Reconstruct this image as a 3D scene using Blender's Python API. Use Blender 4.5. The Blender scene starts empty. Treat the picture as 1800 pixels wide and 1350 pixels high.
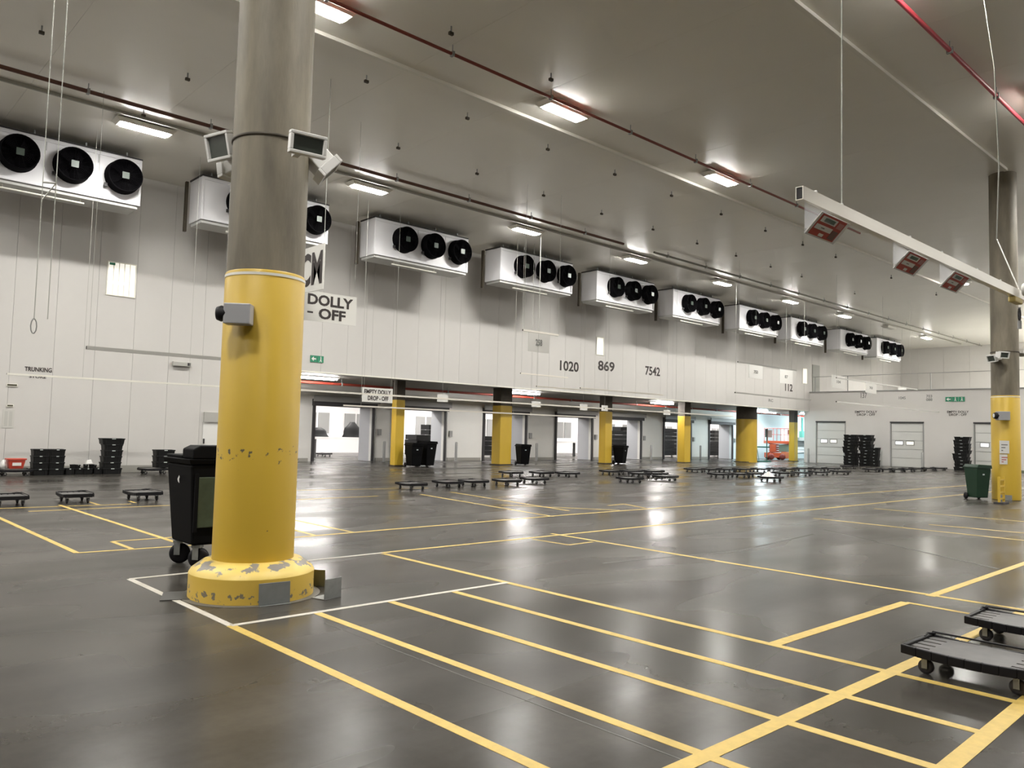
import bpy, math, random
from mathutils import Vector, Matrix, Euler
random.seed(7)
SC = bpy.context.scene
COL = SC.collection
PI = math.pi

# ------------------------------------------------------------------ camera
YAW, PIT, ROLL, FPX, EYE = 0.823930834, 0.0618563423, 0.0257171414, 1385.1, 1.6
fwd = Vector((math.cos(YAW)*math.cos(PIT), math.sin(YAW)*math.cos(PIT), math.sin(PIT)))
rt0 = Vector((math.sin(YAW), -math.cos(YAW), 0)); up0 = rt0.cross(fwd)
RT = math.cos(ROLL)*rt0 + math.sin(ROLL)*up0
UP = -math.sin(ROLL)*rt0 + math.cos(ROLL)*up0
cam = bpy.data.objects.new('camera', bpy.data.cameras.new('camera'))
COL.objects.link(cam)
M = Matrix((RT, UP, -fwd)).transposed().to_4x4(); M.translation = Vector((0, 0, EYE))
cam.matrix_world = M
cam.data.sensor_width = 36; cam.data.lens = FPX/1800*36
cam.data.clip_start = 0.05; cam.data.clip_end = 300
SC.camera = cam

# ------------------------------------------------------------------ world, exposure
w = bpy.data.worlds.new('world'); SC.world = w; w.use_nodes = True
w.node_tree.nodes['Background'].inputs[0].default_value = (0.6, 0.62, 0.65, 1)
w.node_tree.nodes['Background'].inputs[1].default_value = 0.05
SC.view_settings.view_transform = 'Standard'; SC.view_settings.look = 'None'
SC.view_settings.gamma = 1; SC.view_settings.use_curve_mapping = False
SC.view_settings.exposure = 1.50
LAMP = 62.0        # ceiling lamp diffusers
HALL = 38.0        # lamps in the hall behind the dock doors
DOCK = 40.0        # strip lamps under the dock soffit
LAMPW = 82.0       # watts of each ceiling lamp's down beam
COOLBAY = 30.0     # cold lamps in the bay with the scissor lift
try:
    SC.cycles.use_denoising = True; SC.cycles.use_light_tree = True
    SC.cycles.max_bounces = 8; SC.cycles.diffuse_bounces = 4; SC.cycles.glossy_bounces = 3
    SC.cycles.caustics_reflective = False; SC.cycles.caustics_refractive = False
    SC.cycles.sample_clamp_indirect = 6
except Exception: pass

# pixel (1800x1350 frame) -> point of a world plane
def ray(x, y): return RT*((x-900)/FPX) - UP*((y-675)/FPX) + fwd
def onz(x, y, z=0.0):
    d = ray(x, y); return Vector((0, 0, EYE)) + d*((z-EYE)/d.z)
def ony(x, y, Y):
    d = ray(x, y); return Vector((0, 0, EYE)) + d*(Y/d.y)
def onx(x, y, X):
    d = ray(x, y); return Vector((0, 0, EYE)) + d*(X/d.x)

# ------------------------------------------------------------------ materials
MATS = {}
def lin(c):
    return tuple(((v/255)/12.92 if v/255 <= .04045 else ((v/255+.055)/1.055)**2.4) for v in c)
def mat(name, rgb, rough=.5, metal=0, noise=0, nscale=3, emis=0, spec=.5, bump=0, bscale=20, rvar=0, stretch=None, dark=None, alpha=None, trans=0):
    if name in MATS: return MATS[name]
    m = bpy.data.materials.new(name); m.use_nodes = True; nt = m.node_tree; b = nt.nodes['Principled BSDF']
    b.inputs['Base Color'].default_value = (*rgb, 1); b.inputs['Roughness'].default_value = rough
    b.inputs['Metallic'].default_value = metal; b.inputs['Specular IOR Level'].default_value = spec
    if trans: b.inputs['Transmission Weight'].default_value = trans
    if alpha is not None: b.inputs['Alpha'].default_value = alpha
    if emis:
        b.inputs['Emission Color'].default_value = (*rgb, 1); b.inputs['Emission Strength'].default_value = emis
    if noise or bump or rvar:
        tc = nt.nodes.new('ShaderNodeTexCoord'); mp = nt.nodes.new('ShaderNodeMapping')
        nt.links.new(tc.outputs['Object'], mp.inputs[0])
        if stretch: mp.inputs['Scale'].default_value = stretch
        n = nt.nodes.new('ShaderNodeTexNoise'); n.inputs['Scale'].default_value = nscale; n.inputs['Detail'].default_value = 6
        n.inputs['Roughness'].default_value = .6
        nt.links.new(mp.outputs[0], n.inputs[0])
        if noise:
            r = nt.nodes.new('ShaderNodeValToRGB'); d = dark or tuple(c*(1-noise) for c in rgb)
            r.color_ramp.elements[0].color = (*d, 1); r.color_ramp.elements[0].position = .32
            r.color_ramp.elements[1].color = (*rgb, 1); r.color_ramp.elements[1].position = .66
            nt.links.new(n.outputs[0], r.inputs[0]); nt.links.new(r.outputs[0], b.inputs['Base Color'])
        if rvar:
            q = nt.nodes.new('ShaderNodeMapRange'); q.inputs[3].default_value = rough-rvar; q.inputs[4].default_value = rough+rvar
            q.inputs[1].default_value = .3; q.inputs[2].default_value = .7
            nt.links.new(n.outputs[0], q.inputs[0]); nt.links.new(q.outputs[0], b.inputs['Roughness'])
        if bump:
            n2 = nt.nodes.new('ShaderNodeTexNoise'); n2.inputs['Scale'].default_value = bscale; n2.inputs['Detail'].default_value = 3
            bm = nt.nodes.new('ShaderNodeBump'); bm.inputs['Strength'].default_value = bump; bm.inputs['Distance'].default_value = .02
            nt.links.new(mp.outputs[0], n2.inputs[0]); nt.links.new(n2.outputs[0], bm.inputs['Height']); nt.links.new(bm.outputs[0], b.inputs['Normal'])
    MATS[name] = m; return m

WALL = mat('white_panel_steel', (.61, .59, .562), .42, noise=.05, nscale=.4)
CEIL = mat('ceiling_panel_steel', (.86, .83, .75), .30, noise=.05, nscale=.25, spec=.6)
CONC = mat('column_concrete', (.23, .20, .145), .62, noise=.5, nscale=3.2, bump=.15, bscale=30, stretch=(1, 1, .22))
YEL = mat('yellow_paint', (.58, .385, .038), .42, noise=.10, nscale=1.6, stretch=(1, 1, .3))
LINEY = mat('yellow_floor_paint', (.56, .395, .10), .55, noise=.18, nscale=14)
LINEW = mat('white_floor_paint', (.52, .49, .43), .55, noise=.14, nscale=14)
COOLW = mat('cooler_casing_white', (.76, .755, .78), .32)
BLACK = mat('black_plastic', (.006, .0055, .007), .5, spec=.25)
FANM = mat('fan_black', (.0025, .0022, .003), .6, spec=.06)
FRAME = mat('dark_brown_black_plastic', (.022, .016, .010), .5, noise=.3, nscale=20)
DECK = mat('dusty_grey_black_deck', (.085, .081, .077), .5, noise=.25, nscale=8)
GREYM = mat('galvanised_steel', (.34, .35, .34), .38, metal=.6, noise=.2, nscale=12)
GREY = mat('grey_steel_paint', (.30, .30, .29), .45)
DARKG = mat('dark_rubber_seal', (.035, .032, .034), .6)
BROWN = mat('dark_column_steel', (.055, .042, .025), .6, noise=.3, nscale=6)
RED = mat('red_pipe_paint', (.24, .045, .028), .45)
REDD = mat('dark_red_pipe_paint', (.115, .045, .028), .5)
TRUNK = mat('pale_trunking', (.80, .78, .70), .4)
RAIL = mat('rail_aluminium', (.78, .74, .66), .3, metal=.25)
RAILG = mat('rail_grey', (.42, .41, .38), .4)
WIRE = mat('steel_wire', (.42, .42, .38), .4, metal=.3)
BINM = mat('bin_near_black_green', (.0035, .0035, .004), .6, spec=.08)
BING = mat('bin_dark_green', (.010, .035, .018), .33)
BINP = mat('bin_green_grey_panel', (.055, .075, .045), .42, noise=.4, nscale=5)
BOARD = mat('white_sign_board', (.66, .65, .61), .45)
INK = mat('black_lettering', (.022, .014, .012), .5)
INKG = mat('grey_lettering', (.18, .18, .17), .5)
GRN = mat('exit_green', (.03, .24, .13), .45)
ORG = mat('orange_paint', (.62, .10, .035), .42, noise=.15, nscale=6)
REDB = mat('red_plastic', (.50, .06, .035), .4)
REDS = mat('red_print', (.42, .055, .03), .5)
WHT = mat('white_plastic', (.74, .73, .70), .4)
DOORP = mat('pale_door_panel', (.60, .60, .57), .4)
REVEAL = mat('grey_lobby_panel', (.42, .43, .45), .45)
DWALL = mat('dock_wall_panel', (.74, .73, .69), .5, noise=.06, nscale=.5)
CYAN = mat('bay_wall_blue_light_tint', (.60, .68, .69), .45)  # the bay's bluish light is tinted into this wall colour
GLASSM = mat('lamp_glass', (.05, .06, .05), .12, spec=.8)
CLEAR = mat('clear_plastic_sheet', (.75, .76, .80), .15, alpha=.30)
LAMPM = mat('ceiling_lamp_diffuser', (1, .98, .93), .5, emis=LAMP)
HALLM = mat('hall_lamp_diffuser', (1, .96, .93), .5, emis=HALL)
DOCKM = mat('dock_lamp_diffuser', (1, .965, .94), .5, emis=DOCK)
COLDM = mat('cold_lamp_diffuser', (.80, .95, 1), .5, emis=COOLBAY)
LITWIN = mat('lit_window_pane', (1, .97, .88), .3, emis=.20)
LITWIN2 = mat('lit_window_pane_cold', (.97, .97, 1), .3, emis=.42)
HALLW = mat('hall_white', (.80, .79, .78), .5)
HIVIS = mat('yellow_green_tape', (.65, .75, .12), .5)
CHAR = mat('charcoal_crate', (.008, .008, .008), .5, spec=.25)
OLIVE = mat('olive_plate', (.16, .15, .08), .45, metal=.3)

# concrete floor: polished, with broad tyre sweeps and clouding
def floor_mat():
    m = bpy.data.materials.new('polished_concrete_floor'); m.use_nodes = True; nt = m.node_tree; L = nt.links
    b = nt.nodes['Principled BSDF']; tc = nt.nodes.new('ShaderNodeTexCoord')
    def noise(sc, det, stretch=(1, 1, 1), rot=0, rg=.6):
        mp = nt.nodes.new('ShaderNodeMapping'); mp.inputs['Scale'].default_value = stretch; mp.inputs['Rotation'].default_value = (0, 0, rot)
        L.new(tc.outputs['Object'], mp.inputs[0]); n = nt.nodes.new('ShaderNodeTexNoise'); n.inputs['Scale'].default_value = sc
        n.inputs['Detail'].default_value = det; n.inputs['Roughness'].default_value = rg; L.new(mp.outputs[0], n.inputs[0]); return n
    def ramp(n, p0, c0, p1, c1):
        r = nt.nodes.new('ShaderNodeValToRGB'); r.color_ramp.interpolation = 'EASE'; r.color_ramp.elements[0].position = p0; r.color_ramp.elements[0].color = (*c0, 1)
        r.color_ramp.elements[1].position = p1; r.color_ramp.elements[1].color = (*c1, 1); L.new(n.outputs[0], r.inputs[0]); return r
    def mix(a, c, fac, mode='MULTIPLY'):
        x = nt.nodes.new('ShaderNodeMix'); x.data_type = 'RGBA'; x.blend_type = mode; x.inputs[0].default_value = fac
        L.new(a.outputs[0] if a.type != 'MIX' else a.outputs[2], x.inputs[6]); L.new(c.outputs[0], x.inputs[7]); return x
    base = ramp(noise(.55, 3), .25, (.047, .0435, .038), .75, (.076, .070, .062))
    streak = ramp(noise(1.1, 4, (.10, 1, 1), .12), .34, (.66, .65, .63), .62, (1, 1, 1))
    streak2 = ramp(noise(.8, 4, (1, .12, 1), .05), .32, (.76, .75, .73), .60, (1, 1, 1))
    fine = ramp(noise(14, 5), .3, (.92, .92, .92), .7, (1.04, 1.04, 1.03))
    c = mix(mix(mix(base, streak, .8), streak2, .7), fine, .8)
    L.new(c.outputs[2], b.inputs['Base Color'])
    rn = noise(.7, 1.5, (.35, 1, 1), .2); q = nt.nodes.new('ShaderNodeMapRange')
    q.interpolation_type = 'SMOOTHSTEP'; q.inputs[1].default_value = .25; q.inputs[2].default_value = .75; q.inputs[3].default_value = .17; q.inputs[4].default_value = .36
    L.new(rn.outputs[0], q.inputs[0]); L.new(q.outputs[0], b.inputs['Roughness'])
    bn = noise(1.5, 0, (1, 1, 1)); bp = nt.nodes.new('ShaderNodeBump'); bp.inputs['Strength'].default_value = .22; bp.inputs['Distance'].default_value = .010
    L.new(bn.outputs[0], bp.inputs['Height']); L.new(bp.outputs[0], b.inputs['Normal'])
    b.inputs['Specular IOR Level'].default_value = .12
    return m
FLOOR = floor_mat()

# painted column: yellow with scuffs where trolleys hit it
def scuffed(name, base, chip, z0, z1, amount=.5, scale=9):
    m = bpy.data.materials.new(name); m.use_nodes = True; nt = m.node_tree; L = nt.links; b = nt.nodes['Principled BSDF']
    tc = nt.nodes.new('ShaderNodeTexCoord'); n = nt.nodes.new('ShaderNodeTexNoise'); n.inputs['Scale'].default_value = scale; n.inputs['Detail'].default_value = 5
    L.new(tc.outputs['Object'], n.inputs[0])
    sep = nt.nodes.new('ShaderNodeSeparateXYZ'); L.new(tc.outputs['Object'], sep.inputs[0])
    cen = (z0+z1)/2; half = (z1-z0)/2
    s = nt.nodes.new('ShaderNodeMath'); s.operation = 'SUBTRACT'; L.new(sep.outputs[2], s.inputs[0]); s.inputs[1].default_value = cen
    a = nt.nodes.new('ShaderNodeMath'); a.operation = 'ABSOLUTE'; L.new(s.outputs[0], a.inputs[0])
    q = nt.nodes.new('ShaderNodeMapRange'); q.inputs[1].default_value = 0; q.inputs[2].default_value = half; q.inputs[3].default_value = .12*amount*2; q.inputs[4].default_value = -.10
    L.new(a.outputs[0], q.inputs[0]); ad = nt.nodes.new('ShaderNodeMath'); L.new(n.outputs[0], ad.inputs[0]); L.new(q.outputs[0], ad.inputs[1])
    r = nt.nodes.new('ShaderNodeValToRGB'); r.color_ramp.elements[0].position = .66; r.color_ramp.elements[0].color = (0, 0, 0, 1)
    r.color_ramp.elements[1].position = .69; r.color_ramp.elements[1].color = (1, 1, 1, 1); L.new(ad.outputs[0], r.inputs[0])
    n2 = nt.nodes.new('ShaderNodeTexNoise'); n2.inputs['Scale'].default_value = 1.7; L.new(tc.outputs['Object'], n2.inputs[0])
    r2 = nt.nodes.new('ShaderNodeValToRGB'); r2.color_ramp.elements[0].color = (*[c*.88 for c in base], 1); r2.color_ramp.elements[1].color = (*base, 1)
    L.new(n2.outputs[0], r2.inputs[0])
    x = nt.nodes.new('ShaderNodeMix'); x.data_type = 'RGBA'; L.new(r.outputs[0], x.inputs[0]); L.new(r2.outputs[0], x.inputs[6]); x.inputs[7].default_value = (*chip, 1)
    L.new(x.outputs[2], b.inputs['Base Color']); b.inputs['Roughness'].default_value = .42
    return m
YSLEEVE = scuffed('yellow_paint_scuffed', (.58, .385, .038), (.10, .085, .05), 1.20, 1.52, .36, 15)
YPLINTH = scuffed('yellow_paint_chipped_plinth', (.74, .50, .085), (.20, .17, .12), -.06, .20, .55, 17)
YSHOULDER = scuffed('yellow_paint_worn_shoulder', (.76, .56, .14), (.22, .20, .175), .20, .42, .95, 7)

# ------------------------------------------------------------------ mesh helpers
class MB:
    def __init__(s): s.v = []; s.f = []; s.sm = []
    def add(s, vs, fs, smooth=False):
        o = len(s.v); s.v += [tuple(p) for p in vs]; s.f += [tuple(o+i for i in f) for f in fs]; s.sm += [smooth]*len(fs); return s
    def box(s, x0, x1, y0, y1, z0, z1, m=None):
        vs = [Vector(p) for p in ((x0,y0,z0),(x1,y0,z0),(x1,y1,z0),(x0,y1,z0),(x0,y0,z1),(x1,y0,z1),(x1,y1,z1),(x0,y1,z1))]
        if m is not None: vs = [m @ p for p in vs]
        return s.add(vs, [(0,3,2,1),(4,5,6,7),(0,1,5,4),(1,2,6,5),(2,3,7,6),(3,0,4,7)])
    def frustum(s, b, t, m=None):     # b, t = (x0,x1,y0,y1,z)
        vs = [Vector(p) for p in ((b[0],b[2],b[4]),(b[1],b[2],b[4]),(b[1],b[3],b[4]),(b[0],b[3],b[4]),(t[0],t[2],t[4]),(t[1],t[2],t[4]),(t[1],t[3],t[4]),(t[0],t[3],t[4]))]
        if m is not None: vs = [m @ p for p in vs]
        return s.add(vs, [(0,3,2,1),(4,5,6,7),(0,1,5,4),(1,2,6,5),(2,3,7,6),(3,0,4,7)])
    def tube(s, a, b, r, seg=10, r2=None, caps=True):
        a = Vector(a); b = Vector(b); d = (b-a).normalized(); u = d.orthogonal().normalized(); v = d.cross(u); r2 = r if r2 is None else r2
        vs = []
        for k in range(seg):
            c, q = math.cos(2*PI*k/seg), math.sin(2*PI*k/seg); vs.append(a+(u*c+v*q)*r); vs.append(b+(u*c+v*q)*r2)
        s.add(vs, [(2*k, (2*k+2) % (2*seg), (2*k+3) % (2*seg), 2*k+1) for k in range(seg)], True)
        if caps:
            s.add([vs[2*k] for k in range(seg)], [tuple(range(seg))[::-1]]); s.add([vs[2*k+1] for k in range(seg)], [tuple(range(seg))])
        return s
    def path(s, pts, r, seg=6):
        for a, b in zip(pts, pts[1:]): s.tube(a, b, r, seg)
        return s
    def lathe(s, prof, seg=48, cx=0, cy=0, smooth=True, caps=True, m=None):   # prof: (r,z) list
        vs = []
        for r, z in prof:
            for k in range(seg): vs.append(Vector((cx+r*math.cos(2*PI*k/seg), cy+r*math.sin(2*PI*k/seg), z)))
        if m is not None: vs = [m @ p for p in vs]
        fs = []
        for i in range(len(prof)-1):
            for k in range(seg):
                k2 = (k+1) % seg; fs.append((i*seg+k, i*seg+k2, (i+1)*seg+k2, (i+1)*seg+k))
        s.add(vs, fs, smooth)
        if caps:
            if prof[0][0] > 1e-4: s.add(vs[:seg], [tuple(range(seg))[::-1]])
            if prof[-1][0] > 1e-4: s.add(vs[-seg:], [tuple(range(seg))])
        return s
    def prism(s, poly, y0, y1, m=None):   # poly in xz, extruded along y
        n = len(poly); vs = [Vector((x, y0, z)) for x, z in poly]+[Vector((x, y1, z)) for x, z in poly]
        if m is not None: vs = [m @ p for p in vs]
        return s.add(vs, [tuple(range(n)), tuple(range(2*n-1, n-1, -1))]+[(k, k+n, (k+1) % n+n, (k+1) % n) for k in range(n)])
    def mesh(s, name, m):
        me = bpy.data.meshes.new(name); me.from_pydata(s.v, [], s.f); me.polygons.foreach_set('use_smooth', s.sm)
        if m: me.materials.append(m)
        me.update(); return me
    def build(s, name, m, parent=None, bevel=0, fix=True):
        me = s.mesh(name, m)
        if fix:
            import bmesh
            bm = bmesh.new(); bm.from_mesh(me); bmesh.ops.recalc_face_normals(bm, faces=bm.faces); bm.to_mesh(me); bm.free()
        o = bpy.data.objects.new(name, me); COL.objects.link(o)
        if parent: o.parent = parent
        if bevel:
            bv = o.modifiers.new('bevel', 'BEVEL'); bv.width = bevel; bv.segments = 2; bv.limit_method = 'ANGLE'
        return o
def bx(name, m, parent, *a, bevel=0): return MB().box(*a).build(name, m, parent, bevel)
def empty(name, loc=(0, 0, 0), rz=0):
    o = bpy.data.objects.new(name, None); COL.objects.link(o); o.location = loc; o.rotation_euler = (0, 0, rz); o.empty_display_size = .2; return o
def tag(o, label, cat, group=None, kind=None):
    o['label'] = label; o['category'] = cat
    if group: o['group'] = group
    if kind: o['kind'] = kind
    return o
def struct(o): o['kind'] = 'structure'; return o
KIDS = {}
def children(o): return [c for c in ALLKIDS.get(o.name, [])]
ALLKIDS = {}
def index_kids():
    ALLKIDS.clear()
    for o in bpy.data.objects:
        if o.parent: ALLKIDS.setdefault(o.parent.name, []).append(o)
def copy_tree(o, parent=None):
    c = o.copy(); COL.objects.link(c)
    if parent: c.parent = parent
    for ch in ALLKIDS.get(o.name, []): copy_tree(ch, c)
    return c
ORD = ['first','second','third','fourth','fifth','sixth','seventh','eighth','ninth','tenth','eleventh','twelfth','thirteenth','fourteenth','fifteenth','sixteenth','seventeenth','eighteenth','nineteenth','twentieth','twenty-first','twenty-second','twenty-third','twenty-fourth']

_dg = None
def text_mesh(body, m, origin, ux, uz, w, h, name='lettering', parent=None, bold=.032, depth=.006):
    """flat print: letters fill w x h from origin (bottom left) along ux and uz"""
    cu = bpy.data.curves.new(name, 'FONT'); cu.body = body; cu.size = 1; cu.offset = bold; cu.extrude = .004; cu.resolution_u = 3
    cu.space_line = .9; cu.align_x = 'CENTER' if '\n' in body else 'LEFT'
    t = bpy.data.objects.new(name, cu); COL.objects.link(t)
    dg = bpy.context.evaluated_depsgraph_get(); me = bpy.data.meshes.new_from_object(t.evaluated_get(dg))
    bpy.data.objects.remove(t); bpy.data.curves.remove(cu)
    xs = [v.co.x for v in me.vertices]; ys = [v.co.y for v in me.vertices]
    x0, x1, y0, y1 = min(xs), max(xs), min(ys), max(ys); ux = Vector(ux).normalized(); uz = Vector(uz).normalized(); n = ux.cross(uz)
    for v in me.vertices:
        x, y, z = v.co; v.co = Vector(origin)+ux*((x-x0)/(x1-x0)*w)+uz*((y-y0)/(y1-y0)*h)+n*(depth*.5+z*.4)
    me.materials.clear(); me.materials.append(m); me.name = name
    o = bpy.data.objects.new(name, me); COL.objects.link(o)
    if parent: o.parent = parent
    return o

# ================================================================== SETTING
YW, H, XE, ZM, FB = 27.5, 9.8, 55.2, 5.1, 3.78      # cooler wall, ceiling, end wall, mezzanine deck, fascia bottom
YB, YH = 34.0, 35.15
X0, Y0, XU = -20.0, -24.0, 72.0

fl = struct(bx('floor', FLOOR, None, X0-.3, XU+8, Y0-.3, 50, -.2, 0))
def line(p, q, wd, m, ext0=0, ext1=0, z=.002, parent=None, name='marking_line'):
    a = onz(*p); b = onz(*q); d = (b-a).normalized(); a = a-d*ext0; b = b+d*ext1; n = Vector((-d.y, d.x, 0))*wd/2
    mb = MB(); mb.add([a-n+Vector((0,0,z)), b-n+Vector((0,0,z)), b+n+Vector((0,0,z)), a+n+Vector((0,0,z)), a-n, b-n, b+n, a+n],
        [(0,1,2,3),(0,4,5,1),(1,5,6,2),(2,6,7,3),(3,7,4,0)])
    return mb.build(name, m, fl)
Wd = .075
for p, q, e0, e1 in [((406,1100),(970,1360),0,.5), ((556,1077),(1240,1328),0,1.2), ((685,1057),(1640.7,1348),0,.8), ((798,1040),(1737,1291),0,0),
                     ((673,973),(1555.6,1179.6),0,0), ((1555.6,1179.6),(1800,1237),0,1.0), ((1000,943),(1300,992.6),.4,0), ((1300,992.6),(1800,1072),0,1.5)]:
    line(p, q, Wd, LINEY, e0, e1)
for p, q, e0, e1 in [((406,1100),(893,1024),0,0), ((228,1018),(672,972),0,0), ((228,1018),(406,1100),0,0)]: line(p, q, .06, LINEW, e0, e1, .003)
for i, (p, q, e0, e1, wd) in enumerate([((672,971.7),(1500,888.6),0,14,.07), ((1193,1350),(1603.7,1164.8),1,0,.10), ((1603.7,1164.8),(1706,1118),0,1.5,.10),
                     ((1359,1133),(1592.6,1059),0,0,.10), ((1592.6,1059),(1722,1082),0,.4,.06), ((1635,1048),(1800,990.7),0,3,.09), ((1665,1350),(1800,1237),.6,1,.10),
                     ((514,945),(1000,904.8),.8,0,.07), ((1000,904.8),(1500,868),0,12,.07), ((511,930),(553,941),.3,0,.06), ((511,913),(622,936),.3,0,.06),
                     ((514,862),(694,859),1,1,.06), ((514,878.6),(664,872),1,0,.06), ((739,869),(972,908),0,0,.07), ((792,865),(1000,898),0,0,.07),
                     ((1000,893),(1089,897),1.5,0,.07), ((1097,886),(1133,893),0,0,.07), ((1069,888.6),(1097,886),0,0,.07),
                     ((937.5,948),(1000,958),0,0,.05), ((1000,958),(1042,952.5),0,0,.05),
                     ((0,911),(135,972),1.2,0,.07), ((135,972),(300,961),0,1.2,.06), ((105,888),(283,945),0,.6,.07), ((197,952),(232,965),0,0,.06), ((197,952),(283,946),0,.6,.05),
                     ((38,892.6),(230,886),1,0,.06), ((50,899),(284,889),0,1,.06), ((155,882),(173,887),0,0,.06), ((228,881),(238,884),0,0,.06),
                     ((1430,911),(1800,950),0,2,.07), ((1537,894),(1800,917),0,3,.07), ((1633,922),(1800,937),0,2,.07)]):
    line(p, q, wd, LINEY, e0, e1, .0021+.0001*(i % 9))
JT = mat('floor_joint_dark', (.075, .072, .062), .6)
for p, q in [((570,1095),(1210,1340)), ((1448,931),(1755,1000)), ((1300,968),(1430,939)), ((1060,990),(1300,968))]:
    line(p, q, .012 if q[0] == 1210 else .05, JT, 0, 0, .0012, name='floor_joint')

# ceiling in long panels, joints across
ce = struct(empty('ceiling', (0, 0, 0)))
x = X0; pw = 3.0; cm = MB().box(0, pw-.005, Y0, YW, 0, .12).mesh('panel', CEIL)
while x < XU:
    o = bpy.data.objects.new('panel', cm); COL.objects.link(o); o.parent = ce; o.location = (x, 0, H); x += pw
bx('backing', CEIL, ce, X0, XU+1, Y0, YW, H+.13, H+.3)
# cooler wall: tall insulated panels; above the dock opening they end at the fascia edge
wl = struct(empty('wall_left'))
pa = MB().box(0, 1.143, 0, .12, 0, H).mesh('panel', WALL); pb = MB().box(0, 1.143, 0, .12, FB, H).mesh('panel', WALL); pc = MB().box(0, 1.143, 0, .12, ZM, H).mesh('panel', WALL)
XR = 14.15
k = 0; x = XR-1.15*30
while x < XU:
    me = pa if x < XR-.1 else (pb if x < XE-.1 else pc)
    o = bpy.data.objects.new('panel', me); COL.objects.link(o); o.parent = wl; o.location = (x, YW, 0); x += 1.15
bx('backing', WALL, wl, X0, XR, YW+.121, YW+.2, 0, H); bx('backing', WALL, wl, XR, XU, YW+.121, YW+.2, FB+.0, H)
bx('edge_trim', TRUNK, wl, XR, XE, YW-.012, YW+.22, FB-.05, FB-.001)
struct(bx('baseboard_left', mat('kick_strip', (.30,.29,.26), .5), None, X0, XR, YW-.03, YW-.001, 0, .22))
# dock recess shell
we = struct(bx('wall_return', DWALL, None, XR-.12, XR, YW+.21, YB+.2, 0, FB))
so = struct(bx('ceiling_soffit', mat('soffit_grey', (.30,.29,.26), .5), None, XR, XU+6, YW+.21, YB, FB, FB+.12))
wb = struct(empty('wall_back'))
DOORS = [(18.7,21.9), (23.25,26.5), (29.4,32.6), (35.3,38.55), (40.3,43.65), (46.4,49.6), (52.15,55.3)]
DZ = 2.68; xs = XR
for a, b in DOORS:
    bx('panel', DWALL, wb, xs, a, YB, YB+.2, 0, FB); bx('lintel', DWALL, wb, a, b, YB, YB+.2, DZ, FB); xs = b
bx('panel', CYAN, wb, xs, XU+6, YB, YB+.2, 0, FB)
struct(bx('baseboard_back', MATS['kick_strip'], None, XR, 18.4, YB-.06, YB-.001, 0, .16))
for a, b in zip(DOORS, DOORS[1:]):
    bx('kick_strip', MATS['kick_strip'], wb, a[1]+.25, b[0]-.25, YB-.06, YB-.001, 0, .16)
# wing walls standing out from the back wall between doors
for x0, x1, yy, m in ((27.3,27.9,31.9,DWALL), (44.4,44.9,32.6,DWALL), (33.4,33.8,32.6,DWALL)):
    pass
# loading doors with black seals, each with its lobby leaf seen through the opening
for i, (a, b) in enumerate(DOORS):
    d = struct(empty('door_%d' % (i+1), (a, YB, 0))); w_ = b-a
    bx('jamb', DARKG, d, -.13, .0, -.10, -.002, 0, DZ+.1); bx('jamb', DARKG, d, w_, w_+.11, -.10, -.002, 0, DZ+.1)
    bx('header', DARKG, d, -.16, w_+.14, -.28, -.002, DZ-.02, DZ+.30)
    bx('roller_housing', GREY, d, -.25, w_+.25, -.36, -.29, DZ+.18, DZ+.46)
    bx('side_panel', REVEAL, d, w_, w_+.1, .201, 1.15, 0, DZ)
    bx('side_panel', REVEAL, d, -.1, 0, .201, 1.15, 0, DZ)
    bx('lobby_top', DARKG, d, -.1, w_+.1, .201, 1.15, DZ, DZ+.1)
    bx('control_box', GREY, d, w_+.35, w_+.55, -.09, -.002, 1.3, 1.62)
    bx('guide_rail', GREYM, d, w_+.13, w_+.19, -.08, -.002, 0, DZ-.05)
# hall behind the doors
struct(bx('wall_hall_back', HALLW, None, 10, XU+6, 46, 46.2, 0, 5))
struct(bx('wall_hall_left', HALLW, None, 9.8, 10, YH, 46, 0, 5)); struct(bx('wall_hall_right', HALLW, None, XU+6, XU+6.2, YW, 46, 0, 5))
struct(bx('ceiling_hall', HALLW, None, 10, XU+6, YH-.05, 46, 4.6, 4.8))
hw = struct(empty('wall_hall_front')); xs = 10
for a, b in DOORS:
    bx('panel', HALLW, hw, xs, a-.1, YH-.05, YH, 0, 4.6); bx('panel', HALLW, hw, a-.1, b+.1, YH-.05, YH, DZ+.1, 4.6); xs = b+.1
bx('panel', HALLW, hw, xs, XU+6, YH-.05, YH, 0, 4.6)
hwin = struct(empty('window_hall'))
for k in range(22):
    xx = 13+k*2.9
    bx('pane', GREY, hwin, xx, xx+.8, 45.95, 45.995, .9, 2.6); bx('pane', GREY, hwin, xx+.95, xx+1.75, 45.95, 45.995, .9, 2.6)
# end wall with sectional doors, mezzanine above
EX = XE
ED = [(24.88,26.95), (19.68,21.72), (14.5,16.62), (9.3,11.4)]
wf = struct(empty('wall_far')); ys = YW+.4
for a, b in ED:
    bx('panel', WALL, wf, EX, EX+.2, b, ys, 0, ZM); bx('panel', WALL, wf, EX, EX+.2, a, b, 2.95, ZM); ys = a
bx('panel', WALL, wf, EX, EX+.2, Y0, ys, 0, ZM)
bx('coping', GREY, wf, EX-.06, EX+.3, Y0, YW-.01, ZM, ZM+.06)
struct(bx('baseboard_far', mat('green_grey_skirting', (.10,.12,.08), .5), None, EX-.03, EX-.001, Y0, 14.4, 0, .12))
struct(bx('floor_mezzanine', GREY, None, EX+.2, XU, Y0, YW+.2, ZM-.3, ZM))
wu = struct(empty('wall_far_upper'))
y = Y0; pd = MB().box(0, .15, 0, 1.992, ZM, H).mesh('panel', WALL)
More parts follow.
